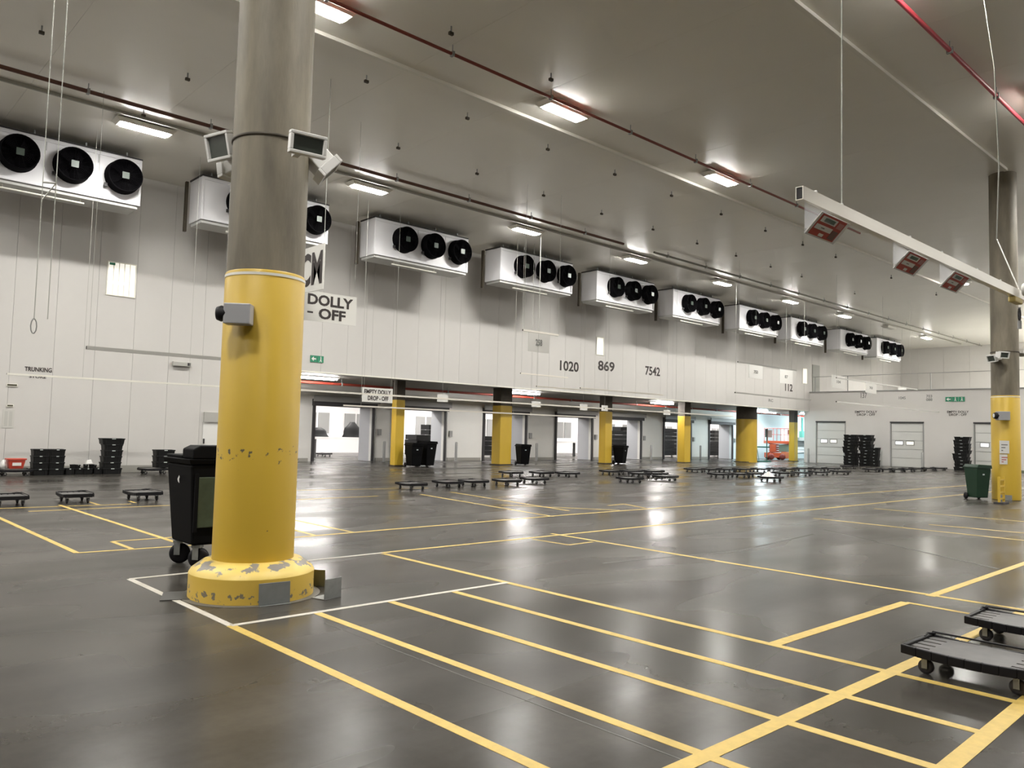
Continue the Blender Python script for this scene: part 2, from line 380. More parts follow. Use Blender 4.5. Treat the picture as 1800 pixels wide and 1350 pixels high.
while y < YW:
    o = bpy.data.objects.new('panel', pd); COL.objects.link(o); o.parent = wu; o.location = (XU, y, 0); y += 2.0
struct(bx('wall_bay_end', CYAN, None, XU, XU+.15, YW+.2, YB, 0, FB))
struct(bx('wall_bay_side', CYAN, None, EX+.2, XU, YW+.25, YW+.4, 0, FB))
struct(bx('wall_rear', WALL, None, X0-.2, X0, Y0, YW+.2, 0, H)); struct(bx('wall_right', WALL, None, X0, XU, Y0-.2, Y0, 0, H))
for i, (a, b) in enumerate(ED):
    d = struct(empty('door_%d' % (i+8), (EX, a, 0))); wd = b-a
    n = 5; ph = 2.93/n
    for k in range(n):
        bx('door_panel', DOORP, d, .03, .08, .03, wd-.03, k*ph+.012, (k+1)*ph-.012)
    bx('backing', GREY, d, .085, .1, 0, wd, 0, 2.95)
    bx('frame', GREY, d, -.03, .02, -.06, .0, 0, 3.0); bx('frame', GREY, d, -.03, .02, wd, wd+.06, 0, 3.0); bx('header_seal', DARKG, d, -.05, .02, -.06, wd+.06, 2.93, 3.02)
    for u in (.28, .62):
        p = bx('window_frame', GREY, d, .012, .03, wd*u-.02, wd*u+.52, 1.44, 1.74)
        bx('pane', LITWIN2 if u == .62 else LITWIN, p, .004, .0115, wd*u+.03, wd*u+.47, 1.49, 1.69)
# deck railing
rl = tag(empty('railing', (EX+.12, 0, ZM+.06)), 'thin grey guard railing along the mezzanine edge above the end wall doors', 'railing')
bx('top_rail', GREY, rl, -.02, .02, -12, YW-.2, 1.06, 1.10)
for yy in (27.1, 24.7, 19.2, 15.4, 15.45-3, 9, 5, 0, -5): bx('post', GREY, rl, -.025, .025, yy, yy+.05, 0, 1.06)
struct(bx('door_12', mat('grey_door', (.33,.33,.30), .5), None, 55.6, 56.7, YW-.05, YW-.001, ZM, ZM+2.1))

# lit windows on the cooler wall
def lit_window(n, xa, xb, za, zb, bars, m=LITWIN):
    wn = struct(empty('window_%d' % n, (xa, YW, za))); W_, H_ = xb-xa, zb-za
    bx('pane', m, wn, 0, W_, -.012, -.001, 0, H_)
    fr = MB(); t = .035
    fr.box(-t, 0, -.03, -.001, -t, H_+t).box(W_, W_+t, -.03, -.001, -t, H_+t).box(0, W_, -.03, -.001, -t, 0).box(0, W_, -.03, -.001, H_, H_+t)
    fr.build('window_frame', TRUNK, wn)
    for k in range(bars): bx('glazing_bar', TRUNK, wn, W_*(k+1)/(bars+1)-.012, W_*(k+1)/(bars+1)+.012, -.02, -.0125, 0, H_)
    return wn
w1 = lit_window(1, 7.5, 8.33, 5.75, 6.8, 4)
bx('green_reflection', GRN, w1, .03, .2, -.03, -.021, .96, 1.04); bx('inner_lamp', mat('inner_lamp', (1,1,.95), .4, emis=.7), w1, .0, .5, -.028, -.021, .36, .43)  # green block paints an exit sign's reflection on the pane
def wx(x, y): p = ony(x, y, YW); return p.x, p.z
a = wx(1049, 593); b = wx(1060, 624); lit_window(2, a[0], b[0], b[1], a[1], 0)
a = wx(1411, 648); b = wx(1418, 674); lit_window(3, a[0], b[0], b[1], a[1], 0)

# ================================================================== CEILING SERVICES
lamp = tag(empty('ceiling_light', (0, 0, 0)), '', 'light')
hs = MB(); hs.frustum((-.68,.68,-.20,.20,-.16), (-.78,.78,-.28,.28,-.06)).build('housing', TRUNK, lamp)
MB().box(-.60, .60, -.155, .155, -.19, -.161).build('diffuser', LAMPM, lamp)
MB().box(-.5, -.46, -.02, .02, -.06, 0).box(.46, .5, -.02, .02, -.06, 0).build('bracket', GREY, lamp)
OFFM = mat('unlit_diffuser', (.5, .48, .42), .4)
ld = bpy.data.lights.new('down_beam', 'AREA'); ld.shape = 'RECTANGLE'; ld.size = 1.2; ld.size_y = .31; ld.energy = LAMPW; ld.color = (1, .975, .925); ld.spread = math.radians(150)
lo = bpy.data.objects.new('down_beam', ld); COL.objects.link(lo); lo.parent = lamp; lo.location = (0, 0, -.20)
index_kids()
first = True
rows = {22.5: ([6.85,14.05,21.4,28.4,35.6,42.8,49.9,56.9,63.9], 'in the row by the coolers'),
        13.4: ([7.05,13.95,21.1,42.7,57.5,61,64.5,67,69.5], 'in the nearer row beside the red pipe, with added far lamps'),  # lamps over the mezzanine are unseen, added to brighten the upper far wall
        4.75: ([14.05,21.2,28.4,35.6,42.8,50,57,64,69.5], 'in the unseen row past the right edge'),  # far part of this unseen row is added to light the far end
        9.2: ([40,47,52.5,61,64,66.5,70.5], 'in the unseen row added to brighten the end wall'),  # whole row is added out of view to brighten both end walls
        -5.0: ([-.8,13.6,28,35.2,42.4,50,57,64], 'in the second unseen row past the right edge'), -14.0: ([20.8,28,35.2,42.4,50,57,64], 'in the third unseen row past the right edge')}  # unseen rows, far lamps added for more light at the far end
n_l = 0
for yy, (xsL, wh) in rows.items():
    extra = [-14.5,-7.5,-.4] if yy in (22.5, 13.4) else ([-8,-.8,6.6] if yy == 4.75 else [])
    for j, xx in enumerate(extra+xsL):
        o = lamp if first else copy_tree(lamp); first = False
        o.location = (xx, yy, H); n = j-len(extra)
        o['label'] = 'glowing flat ceiling light, %s %s' % (ORD[n] if n >= 0 else 'unseen '+ORD[j], wh)
        o['group'] = 'flat ceiling lights'
        if yy == 22.5 and abs(xx-56.9) < .1:
            for c in list(bpy.data.objects):
                if c.parent == o and c.type == 'LIGHT': bpy.data.objects.remove(c); continue
                if c.parent == o and c.name.startswith('diffuser'):
                    c.data = c.data.copy(); c.data.materials[0] = OFFM
            o['label'] = 'only unlit ceiling light in the row in front of the coolers'
# pipes and trunking
def pipe(name, y, x0, x1, z, r, m, label, cat='pipe', clamp=3.0, cm=GREY, top=9.8):
    p = tag(empty(name, (x0, y, z)), label, cat)
    MB().tube((0,0,0), (x1-x0,0,0), r, 10).build('pipe_run', m, p)
    k = 1.0
    while k < x1-x0 and clamp:
        MB().tube((k,0,0), (k,0,top-z), .012, 6).box(k-.03, k+.03, -r-.015, r+.015, -r-.015, r+.015).build('hanger', cm, p); k += clamp
    return p
pipe('sprinkler_pipe', 12.93, -6, 30, 9.6, .035, RED, 'thin red sprinkler pipe running beside the nearer row of ceiling lights')
pipe('sprinkler_pipe', 20.80, -8, 25.4, 9.6, .05, REDD, 'dull red sprinkler pipe ending above the coolers near mid ceiling')
pipe('sprinkler_pipe', 5.5, 4, 24, 9.6, .045, mat('bright_red_pipe', (.50,.05,.07), .45), 'bright red sprinkler pipe across the upper right corner of the ceiling')
pipe('sprinkler_pipe', 20.80, 27.5, 71, 9.62, .045, mat('grey_pipe', (.20,.19,.15), .5), 'dull grey pipe in line with the far end of the cooler row')
def trunk(y, x0, x1, z, label, m=TRUNK, wd=.05):
    o = bx('cable_trunking', m, None, 0, x1-x0, -wd, wd, -.04, .04); o.location = (x0, y, z); return tag(o, label, 'trunking')
trunk(14.48, -4, 60, H-.041, 'long pale cable trunking across the ceiling beside the light row')
trunk(6.98, -4, 26.2, H-.041, 'pale cable trunking running to the head of the far right column')
trunk(22.0, -8, 70, H-.041, 'dark thin conduit feeding the ceiling lights in front of the coolers', mat('dull_conduit', (.30,.29,.24), .5), .03)
# ceiling fixings on their grid
fx = tag(empty('ceiling_fixing'), 'small dark bolt fixing hanging from the pale ceiling', 'fixing', 'ceiling bolt fixings')
MB().tube((0,0,-.14), (0,0,0), .018, 6).build('rod', GREY, fx); MB().box(-.05,.05,-.03,.03,-.18,-.12).build('plate', BROWN, fx)
index_kids(); first = True
for xx, yy in [(9.5,12.35),(12.5,15.45),(15.5,18.6),(15.5,15.5),(18.5,18.65),(21.5,18.65),(18.45,15.5),(21.4,15.5),(24.4,15.5),(12.4,12.35),(9.5,15.5),(12.5,18.55),(3.5,18.45),(6.5,18.45),(6.5,21.5),
               (24.5,18.6),(27.5,18.6),(27.5,15.5),(30.5,18.6),(30.5,15.5),(33.5,18.6),(36.5,18.6),(39.5,15.5),(33.5,15.5),(42.5,18.6),(36.5,12.4),(39.5,12.4),(45.5,15.5),(33.5,12.4)]:
    o = fx if first else copy_tree(fx); first = False; o.location = (xx, yy, H)

# ================================================================== COOLER UNITS
def cooler():
    r = tag(empty('cooler_unit'), '', 'cooler', 'cooler units along the wall')
    W_, D_, H_ = 4.45, 1.0, 1.37      # origin: front left bottom
    MB().box(0, W_, .03, D_, 0, H_).build('casing', COOLW, r, .012)
    fr = MB(); fr.box(0, W_, .0, .029, H_-.10, H_).box(0, W_, 0, .029, 0, .06).box(0, .07, 0, .029, .06, H_-.10).box(W_-.07, W_, 0, .029, .06, H_-.10)
    fr.build('front_rim', COOLW, r, .006)
    MB().box(.05, W_-.05, .06, D_-.04, -.10, 0).build('drip_tray', mat('tray_grey', (.52,.52,.50), .4), r, .01)
    MB().tube((.9,.2,-.2), (3.0,.2,-.2), .028, 8).tube((1.0,.2,-.2),(1.0,.2,-.1),.015,6).tube((2.9,.2,-.2),(2.9,.2,-.1),.015,6).build('drain_pipe', TRUNK, r)
    MB().box(-.02, W_+.02, .02, D_, H_, H_+.05).build('top_bracket', DARKG, r)
    for xx in (.4, 1.7, 3.0, 4.1): MB().box(xx-.02, xx+.02, .3, .36, H_+.05, 1.607).build('hanging_rod', GREYM, r)
    for fxx in (1.28, 2.60, 3.93):
        rot = Matrix.Translation((fxx, 0, .74)) @ Matrix.Rotation(PI/2, 4, 'X')
        R_ = .475
        f = MB().lathe([(R_*1.04, -.028), (R_*1.04, 0), (R_, .02), (R_, .30), (R_-.02, .31), (R_-.03, .30), (R_-.03, .06), (.1, .055), (.0, .055)], 32, m=rot, caps=False).build('fan_shroud', FANM, r)
        g = MB()
        for rr in (.12, .16, .2, .24, .28, .32, .36, .40, .44):
            g.lathe([(rr-.004, .292), (rr, .300), (rr+.004, .292), (rr, .286), (rr-.004, .292)], 28, m=rot, caps=False)
        for k in range(8):
            an = PI*k/8; c, s = math.cos(an)*.45, math.sin(an)*.45
            g.tube(rot @ Vector((-c, -s, .29)), rot @ Vector((c, s, .29)), .005, 4)
        g.build('guard_grille', FANM, f)
        bl = MB()
        for k in range(5):
            an = 2*PI*k/5; m2 = rot @ Matrix.Rotation(an, 4, 'Z') @ Matrix.Rotation(.5, 4, 'X')
            bl.box(.09, .42, -.11, .11, .13, .138, m2)
        bl.lathe([(.1, .06), (.1, .2), (.0, .2)], 16, m=rot, caps=False); bl.build('fan_blades', FANM, f)
        MB().box(fxx-.095, fxx+.095, -.312, -.302, .645, .835).build('motor_plate', mat('motor_plate_grey', (.055,.075,.062), .35, metal=.1), f)
        MB().box(fxx-.5, fxx-.42, -.1, -.03, .36, .46).build('terminal_box', DARKG, f)
    MB().box(W_-.30, W_-.18, -.008, -.001, 1.02, 1.14).build('maker_badge', mat('badge_grey', (.25,.25,.27), .4), r)
    MB().box(1.93, 1.95, -.006, -.001, 1.02, 1.26).box(3.26, 3.28, -.006, -.001, 1.02, 1.26).build('seam', mat('seam_grey', (.4,.4,.41), .5), r)
    MB().box(-.14, -.06, .98, 1.10, -.25, H_).build('hose', BROWN, r)
    return r
cu = cooler(); index_kids()
CXS = [3.0, 9.25, 15.62, 21.85, 28.0, 34.1, 40.6, 46.7, 53.7, 59.75]
YC = 25.0; ZC = 8.16; KC = 1.0204
for i, xx in enumerate(CXS):
    o = cu if i == 0 else copy_tree(cu); o.location = (xx*KC, YC, ZC); o.scale = (KC,)*3
    o['label'] = ['white three-fan cooler unit cut off by the left edge of the photo', 'white cooler unit partly hidden behind the near yellow column'][i] if i < 2 else \
        'white three-fan cooler unit, %s from the left along the wall%s' % (ORD[i], ', farthest of all' if i == 9 else '')

# ================================================================== COLUMNS
def column(loc, near=True):
    c = tag(empty('column', loc), '', 'column', kind='thing')
    rr = .365
    MB().lathe([(rr, 3.06), (rr, H-.001)], 64).build('concrete_shaft', CONC, c)
    MB().lathe([(rr+.012, .30 if near else .01), (rr+.012, 3.06), (rr+.002, 3.075)], 64).build('yellow_sleeve', YSLEEVE if near else YEL, c)
    MB().lathe([(rr+.016, 3.02), (rr+.016, 3.045)], 64, caps=False).build('sleeve_edge', TRUNK, c)
    if near:
        MB().lathe([(.575, 0), (.575, .225)], 64).build('plinth', YPLINTH, c)
        MB().lathe([(.575, .2251), (.555, .26), (.45, .335), (.378, .345)], 64, caps=False).build('plinth_shoulder', YSHOULDER, c)
        MB().lathe([(.64, 0), (.64, .004)], 64).build('grout_ring', mat('grout', (.13,.12,.10), .6), c)
    else:
        bx('corner_plate', GREYM, c, -.42, -.395, -.25, .05, 0, .16)
    MB().lathe([(rr+.004, 4.36), (rr+.012, 4.365), (rr+.012, 4.385), (rr+.004, 4.39)], 64, caps=False).build('strap', BROWN, c)
    return c
c1 = column((3.42, 7.30, 0)); c1['label'] = 'big round column near the viewer, yellow painted base on a chipped round plinth'
c2 = column((26.75, 7.22, 0), False); c2['label'] = 'round column at the right edge, yellow below and bare concrete above'
c2z = 3.075

# round column floodlights
def floodlight(loc, rz, tilt, label, w_=.32, h_=.22, d_=.13, br=.06):
    f = tag(empty('floodlight', loc, rz), label, 'floodlight')
    m = Matrix.Rotation(tilt, 4, 'X')
    MB().frustum((-w_/2*.8, w_/2*.8, d_*.1, d_, -h_/2*.8), (-w_/2*.8, w_/2*.8, d_*.1, d_, h_/2*.8), m).build('housing', WHT, f, .012)
    rim = MB(); t = .03
    rim.box(-w_/2, w_/2, -.05, d_*.2, -h_/2, -h_/2+t, m).box(-w_/2, w_/2, -.05, d_*.2, h_/2-t, h_/2, m).box(-w_/2, -w_/2+t, -.05, d_*.2, -h_/2+t, h_/2-t, m).box(w_/2-t, w_/2, -.05, d_*.2, -h_/2+t, h_/2-t, m)
    rim.build('rim', WHT, f, .006)
    MB().box(-w_/2+t, w_/2-t, -.02, -.01, -h_/2+t, h_/2-t, m).build('glass', GLASSM, f)
    MB().box(-.03, .03, d_, d_+br, -.02, .02).build('bracket', WHT, f)
    return f
def at(px, py, dist):
    d = ray(px, py); return Vector((0,0,EYE))+d*(dist/d.dot(fwd))
def yaw_to(v): return math.atan2(v[1], v[0])+PI/2
floodlight(at(388, 258, 7.95), yaw_to((-.85, -.25)), .25, 'white floodlight on the left side of the near column facing left', .34, .27, .2)
floodlight(at(540, 255, 7.18), yaw_to((-.15,-1)), .12, 'white floodlight on the near column facing the viewer with dark glass', .34, .20, .12, .22)
floodlight(at(575, 298, 8.05), yaw_to((.85,-.3)), .75, 'white floodlight under its twin on the near column tilted to the right', .34, .26, .2)
floodlight(at(404, 301, 8.3), yaw_to((-.3, .95)), .2, 'white floodlight behind the near column, lower left', .26, .2, .16)
floodlight(at(1744, 630, 23.35), yaw_to((-.8,.6)), .3, 'small white floodlight strapped to the left of the far right column', .36, .22, .2)
floodlight(at(1764, 624, 22.93), yaw_to((-.5,-.9)), .2, 'dark-faced floodlight on the front of the far right column', .34, .2, .16)
floodlight(at(1801, 620, 23.5), yaw_to((.8,-.6)), .3, 'small white floodlight on the right of the far right column', .34, .2, .16)
# sounder boxes on columns
def box_thing(name, loc, rz, label, cat, sc=1):
    t = tag(empty(name, loc, rz), label, cat)
    bx('housing', mat('box_grey', (.36,.36,.37), .45), t, -.12*sc, .12*sc, -.09*sc, .06*sc, -.095*sc, .095*sc, bevel=.01)
    MB().lathe([(.06*sc, 0), (.075*sc, .05*sc), (.06*sc, .09*sc), (.0, .09*sc)], 20, m=Matrix.Translation((-.10*sc, -.03*sc, 0)) @ Matrix.Rotation(-PI/2, 4, 'Y'), caps=False).build('siren_horn', BLACK, t)
    MB().lathe([(.045*sc, .091*sc), (.0, .10*sc)], 20, m=Matrix.Translation((-.10*sc, -.03*sc, 0)) @ Matrix.Rotation(-PI/2, 4, 'Y'), caps=False).build('lens', WHT, t)
    return t
box_thing('alarm_box', (3.42-.37, 7.30-.27, 2.625), math.radians(-38), 'grey alarm box with round black horn on the near yellow column', 'alarm box')
box_thing('alarm_box', tuple(at(1762, 731, 23.09)), math.radians(-50), 'small grey alarm box on the far right yellow column', 'alarm box', 1.35)
# notices on right column
for (px0, py0, px1, py1, lb) in ((1757, 775, 1778, 797, 'upper white paper notice taped to the far right yellow column'), (1757, 799, 1781, 816, 'lower white paper notice with red print on the far right column')):
    p0 = at(px0, py1, 23.06); p1 = at(px1, py0, 23.06)
    n = tag(empty('paper_notice', p0, YAW-PI/2), lb, 'notice'); w_ = (Vector(p1[:2])-Vector(p0[:2])).length; h_ = p1.z-p0.z
    bx('sheet', WHT, n, 0, w_, -.004, 0, 0, h_)
    for k in range(3): bx('print', REDS if 'red' in lb else INKG, n, w_*.15, w_*(.3+.2*k), -.006, -.0041, h_*(.2+.22*k), h_*(.28+.22*k))

# square yellow steel columns under the dock fascia
DC = [(20.0, .62), (26.2, 1.05), (34.06, .80), (41.62, .90), (49.0, 1.55), (55.6, .75)]
lbl = ['slim yellow dock column between the two leftmost loading doors', 'wide yellow dock column with a green-black wheelie bin beside it', 'yellow dock column right of the fourth loading opening', 'yellow dock column in front of the sixth loading opening', 'widest yellow dock column beside the blue-lit bay', 'narrow yellow dock column behind the orange scissor lift']
for i, (xx, wd) in enumerate(DC):
    c = tag(empty('dock_column', (xx, 28.95, 0)), lbl[i], 'column', 'yellow dock columns', kind='thing')
    if i == 4:
        MB().lathe([(wd/2*.92, 0), (wd/2*.92, 2.95)], 40).build('yellow_sleeve', YEL, c); MB().lathe([(wd/2*.9, 2.951), (wd/2*.9, FB-.001)], 40).build('dark_head', BROWN, c)
    else:
        a = wd*.36
        MB().box(-a, a, -a*.8, a*.8, 0, 2.92).build('yellow_sleeve', YEL, c, .01); MB().box(-a*.98, a*.98, -a*.78, a*.78, 2.921, FB-.001).build('dark_head', BROWN, c)
    MB().box(-a*1.15 if i != 4 else -.8, a*1.15 if i != 4 else .8, -.5 if i == 4 else -a, .5 if i == 4 else a, 0, .06).build('base_plate', BROWN, c)

# ================================================================== DOCK: lamps, pipe, bollards
pipe('sprinkler_pipe', 30.9, XR+.1, 70, FB-.22, .06, mat('dock_red_pipe', (.34,.05,.03), .45), 'red pipe running under the dock soffit behind the fascia', top=FB)
for (xx, w_, cold, lb) in ((16.4, 1.9, 0, 'nearest double strip lamp under the dock soffit'), (28.6, 1.9, 0, 'strip lamp under the soffit right of the wide yellow column'), (40.6, 1.9, 0, 'strip lamp under the soffit above the sixth loading opening'),
                  (52.0, 2.4, 1, 'cold white strip lamp under the soffit over the blue-lit bay'), (60.0, 2.4, 1, 'small cold strip lamp at the far end of the dock soffit')):
    s = tag(empty('strip_lamp', (xx, 29.9, FB)), lb, 'lamp', 'dock strip lamps')
    bx('housing', WHT, s, -w_/2-.1, w_/2+.1, -.22, .22, -.06, -.001)
    for dy in (-.12, .12): MB().box(-w_/2, w_/2, dy-.06, dy+.06, -.13, -.061).build('tube', COLDM if cold else DOCKM, s)
for k in range(7):
    for yy in (37.5, 42.5):
        s = tag(empty('hall_light', (14+k*9.5, yy, 4.6)), 'bright panel light in the hall behind the loading doors', 'light', 'hall panel lights')
        MB().box(-1.2, 1.2, -.3, .3, -.08, -.03).build('diffuser', HALLM, s); MB().box(-1.25, 1.25, -.35, .35, -.03, -.001).build('housing', WHT, s)
for k, xx in enumerate((57.5, 66.0)):
    s = tag(empty('strip_lamp', (xx, 32.3, FB)), 'cold ceiling panel at the back of the blue-lit bay, %s of two' % ORD[k], 'lamp', 'bay lamps')
    MB().box(-1.2, 1.2, -.25, .25, -.1, -.03).build('tube', COLDM, s); MB().box(-1.25, 1.25, -.3, .3, -.03, -.001).build('housing', WHT, s)
# bollards
bo = tag(empty('bollard'), '', 'bollard', 'bollards beside the doors')
MB().lathe([(.075, .012), (.075, .98), (.05, 1.02), (0, 1.03)], 16, caps=False).build('post', GREY, bo); MB().box(-.13,.13,-.13,.13,0,.012).build('base_plate', GREYM, bo)
index_kids(); first = True
for i, (a, b) in enumerate(DOORS):
    o = bo if first else copy_tree(bo); first = False; o.location = (b+.3, YB-.75, 0); o['label'] = 'grey bollard at the right jamb of the %s loading opening' % ORD[i]
for yy, lb in ((24.55,'grey bollard behind the first tall stack of dollies'), (22.1,'grey bollard left of the middle sectional door'), (19.45,'grey bollard right of the middle sectional door'), (16.95,'grey bollard left of the third sectional door'), (27.2, 'grey bollard at the corner by the blue-lit bay')):
    o = copy_tree(bo); o.location = (EX-.75, yy, 0); o['label'] = lb

# ================================================================== HANGING RAILS
def rail(p0, px1, py1, z, th, m, label, wires=(0,), end=None, ht=None):
    a = onz(p0[0], p0[1], z); b = ony(px1, py1, a.y); L_ = b.x-a.x; ht = ht or th
    r = tag(empty('hanging_rail', a), label, 'rail', 'rails hung from the ceiling')
    MB().box(0, L_, -th/2, th/2, -ht/2, ht/2).build('beam', m, r)
    MB().box(-.004, .0, -th*.4, th*.4, -ht*.4, ht*.4).build('end_cap', DARKG, r)
    for u in wires: MB().tube((u*L_+.05, 0, ht/2), (u*L_+.05, 0, H-z+.02), .0045, 5, caps=False).build('wire', WIRE, r)
    return r, a, L_
rail((152,611), 398, 632, 3.4, .085, RAILG, 'grey rail hung on wires left of the near column', (0, .95))
rail((12,657), 395, 689, 2.80, .05, TRUNK, 'pale rail hung below the word TRUNKING', (.3, .8))
rail((520,685), 1057, 717, 2.85, .06, RAIL, 'upper long pale rail in front of the dock openings', (.25, .7))
rail((603,712.5), 1050, 735, 2.40, .05, RAIL, 'lower long pale rail in front of the dock openings', (.05, .6))
rail((1062,718), 1290, 736, 2.82, .06, RAIL, 'short pale rail continuing toward the blue-lit bay', (.5,))
rail((915,656), 998, 664, 4.1, .05, RAIL, 'short pale rail with dark end below the board marked 258', (0,))
rail((943,679), 1040, 686, 3.5, .05, RAIL, 'short thin rail just above the fascia edge left of number 869', (0,))
rail((1020,682), 1165, 694, 3.5, .05, RAIL, 'thin rail just above the fascia edge below number 7542', (.3,))
rail((919,580), 981, 589, 4.95, .06, RAIL, 'short rail holding the hanging board marked 258', (0, .98))
rail((1297,636), 1400, 646, 5.1, .05, RAILG, 'thin rail holding two small white boards near the fascia end', (0, .9))
rail((1292,690), 1425, 703, 4.0, .07, RAILG, 'grey rail with dark end cap below number 112', (0, .9))
rail((1470,706), 1650, 728, 3.6, .07, RAILG, 'sloping grey rail in front of the end wall doors', (.4,))
rail((1470,664), 1612, 683, 4.7, .05, RAILG, 'thin rail holding three white boards before the mezzanine', (0, .9))
# the near rail with tilted cards
nr = tag(empty('hanging_rail', (6.72, 3.45, 3.86)), 'thick pale box rail with tilted red cards at upper right', 'rail')
bm_ = MB(); w_, h_ = .075, .125; t = .008
bm_.box(0, 11.5, -w_/2, -w_/2+t, -h_/2, h_/2).box(0, 11.5, w_/2-t, w_/2, -h_/2, h_/2).box(0, 11.5, -w_/2+t, w_/2-t, h_/2-t, h_/2).box(0, 11.5, -w_/2+t, w_/2-t, -h_/2, -h_/2+t)
bm_.build('beam', RAIL, nr); bx('end_plug', DARKG, nr, .012, .02, -w_/2+t, w_/2-t, -h_/2+t, h_/2-t)
for u in (.32, .87, 2.6, 3.6, 4.9, 5.9, 7.4): MB().tube((u, 0, h_/2), (u, 0, h_/2+.035), .022, 8, .012).build('knob', WHT, nr)
MB().tube((.87, 0, h_/2), (.87, 0, H-3.86), .006, 6, caps=False).build('wire', WIRE, nr)
sl = [Vector(p)-Vector((6.72,3.45,3.86)) for p in [tuple(onz(1730, 0, 9.0)), tuple(at(1748,120,13)), tuple(at(1756,290,13.2)), tuple(at(1752,420,13.4)), (13.55,3.45,3.93)]]
sl[0].z = min(sl[0].z, H-3.86)
MB().path(sl, .009, 6).build('slack_cable', WIRE, nr)
def card_holder(dx, lab):
    c = tag(empty('card_holder', (6.72+dx, 3.45, 3.86-.063)), lab, 'sign', 'tilted card holders on the near rail')
    W_, Z_, B_ = .58, -.29, -.17     # V: clear back sheet straight down, card leaning out toward the viewer's side
    bx('clear_sheet', CLEAR, c, 0, W_, -.004, 0, Z_, 0)
    A = Vector((0,-.002,Z_)); T = Vector((0,B_,-.12)); dv = (T-A)
    def quad(u0, u1, v0, v1, off):
        n = Vector((1,0,0)).cross(dv).normalized()*off
        return [A+Vector((W_*u0,0,0))+dv*v0-n, A+Vector((W_*u1,0,0))+dv*v0-n, A+Vector((W_*u1,0,0))+dv*v1-n, A+Vector((W_*u0,0,0))+dv*v1-n]
    def plate(name, m, u0, u1, v0, v1, o0, o1, par):
        return MB().add(quad(u0,u1,v0,v1,o0)+quad(u0,u1,v0,v1,o1), [(0,1,2,3),(7,6,5,4),(0,4,5,1),(1,5,6,2),(2,6,7,3),(3,7,4,0)]).build(name, m, par)
    pl = plate('card_tray', WHT, 0, 1, 0, 1, 0, .006, c)
    cd = plate('printed_card', REDS, .07, .90, .06, .97, -.003, -.0001, c)
    for (u0,u1,v0,v1,m) in ((.12,.62,.66,.90,BOARD), (.22,.56,.70,.86,mat('card_green', (.10,.22,.14), .5)), (.10,.64,.34,.54,BOARD), (.28,.4,.42,.46,INK), (.36,.50,.10,.22,BOARD), (.68,.86,.62,.86,mat('card_pink', (.45,.20,.17), .5)), (.66,.86,.12,.50,mat('card_dark', (.14,.06,.035), .5))):
        plate('print_block', m, u0, u1, v0, v1, -.006, -.0031, cd)
    return c
card_holder(.10, 'nearest tilted card holder with red printed card under the thick rail')
card_holder(2.12, 'middle tilted card holder with red printed card under the thick rail')
card_holder(3.52, 'farthest tilted card holder with red printed card under the thick rail')
# pulley clamp at the right end of the rail
pc_ = tag(empty('pulley_clamp', (13.35, 3.45, 3.86)), 'yellow and white clamp with hanging hook at the right end of the rail', 'clamp')
bx('clamp_body', mat('clamp_yellow', (.62,.48,.16), .5), pc_, -.2, .18, -.05, .05, -.15, -.064, bevel=.02)
MB().lathe([(.09,-.02),(.1,0),(.09,.02)], 20, m=Matrix.Translation((.1,-.09,.06)) @ Matrix.Rotation(PI/2,4,'X')).build('wheel', WHT, pc_)
hk = [Vector((.1+.05*math.cos(a_*PI/6), -.02, -.31+.09*math.sin(a_*PI/6))) for a_ in range(13)]
MB().path(hk, .012, 6).build('shackle', DARKG, pc_); MB().tube((.1,-.02,-.40),(.1,-.02,-.52),.028,8).tube((.1,-.02,-.22),(.1,-.02,-.2),.02,8).build('hook_block', GREY, pc_)

# cable pair with hook at upper left
cb = tag(empty('cable_pair', tuple(at(60, 560, 10.5))), 'pair of thin pale cables with a hook hanging from the ceiling at left', 'cable')
z0 = cb.location.z
for dx in (0, .14): MB().tube((dx,-dx*.6,.0),(dx,-dx*.6,H-z0),.006,5,caps=False).build('cable', WIRE, cb)
MB().tube((0,0,1.85),(.14,-.084,1.85),.012,6).tube((0,0,1.6),(.14,-.084,1.85),.008,6).build('spreader', WIRE, cb)
MB().path([Vector((.0+.035*math.cos(a_*PI/5), 0, -.1+.1*math.sin(a_*PI/5))) for a_ in range(11)], .008, 5).build('hook', GREY, cb)

# ================================================================== SIGNS
def board(name, x0, x1, y, z0, z1, label, lines, m=BOARD, ink=INK, wires=None, cat='sign', pad=.1, onwall=False):
    s = tag(empty(name, (x0, y, z0)), label, cat); w_, h_ = x1-x0, z1-z0
    bx('board', m, s, 0, w_, -.02 if not onwall else -.012, -.001, 0, h_)
    n = max(1, len(lines)); lh = h_*(1-pad*(n+1))/n
    for i, (tx, u0, u1) in enumerate(lines):
        zb = h_-(i+1)*(lh+h_*pad)
        text_mesh(tx, ink, (w_*u0, -.021 if not onwall else -.013, zb), (1,0,0), (0,0,1), w_*(u1-u0), lh, parent=s)
    if wires:
        for u in wires: MB().tube((w_*u,-.01,h_), (w_*u,-.01,H-z0), .0045, 5, caps=False).build('wire', WIRE, s)
    return s
board('hanging_sign', 7.55, 10.98, 18.0, 4.30, 5.06, 'large white hanging sign reading EMPTY DOLLY DROP - OFF beside the near column', [], wires=(.1, .98))
dsg = bpy.data.objects['hanging_sign']
def sgn(tx, xa, xb, z0_, h__):
    text_mesh(tx, INK, (xa-7.55, -.021, z0_), (1,0,0), (0,0,1), xb-xa, h__, parent=dsg, bold=.035)
sgn('EMPTY', 7.75, 9.30, .41, .28); sgn('DOLLY', 9.56, 10.87, .41, .28); sgn('DROP', 8.05, 9.35, .07, .28); sgn('-', 9.56, 9.72, .19, .045); sgn('OFF', 9.88, 10.66, .07, .28)
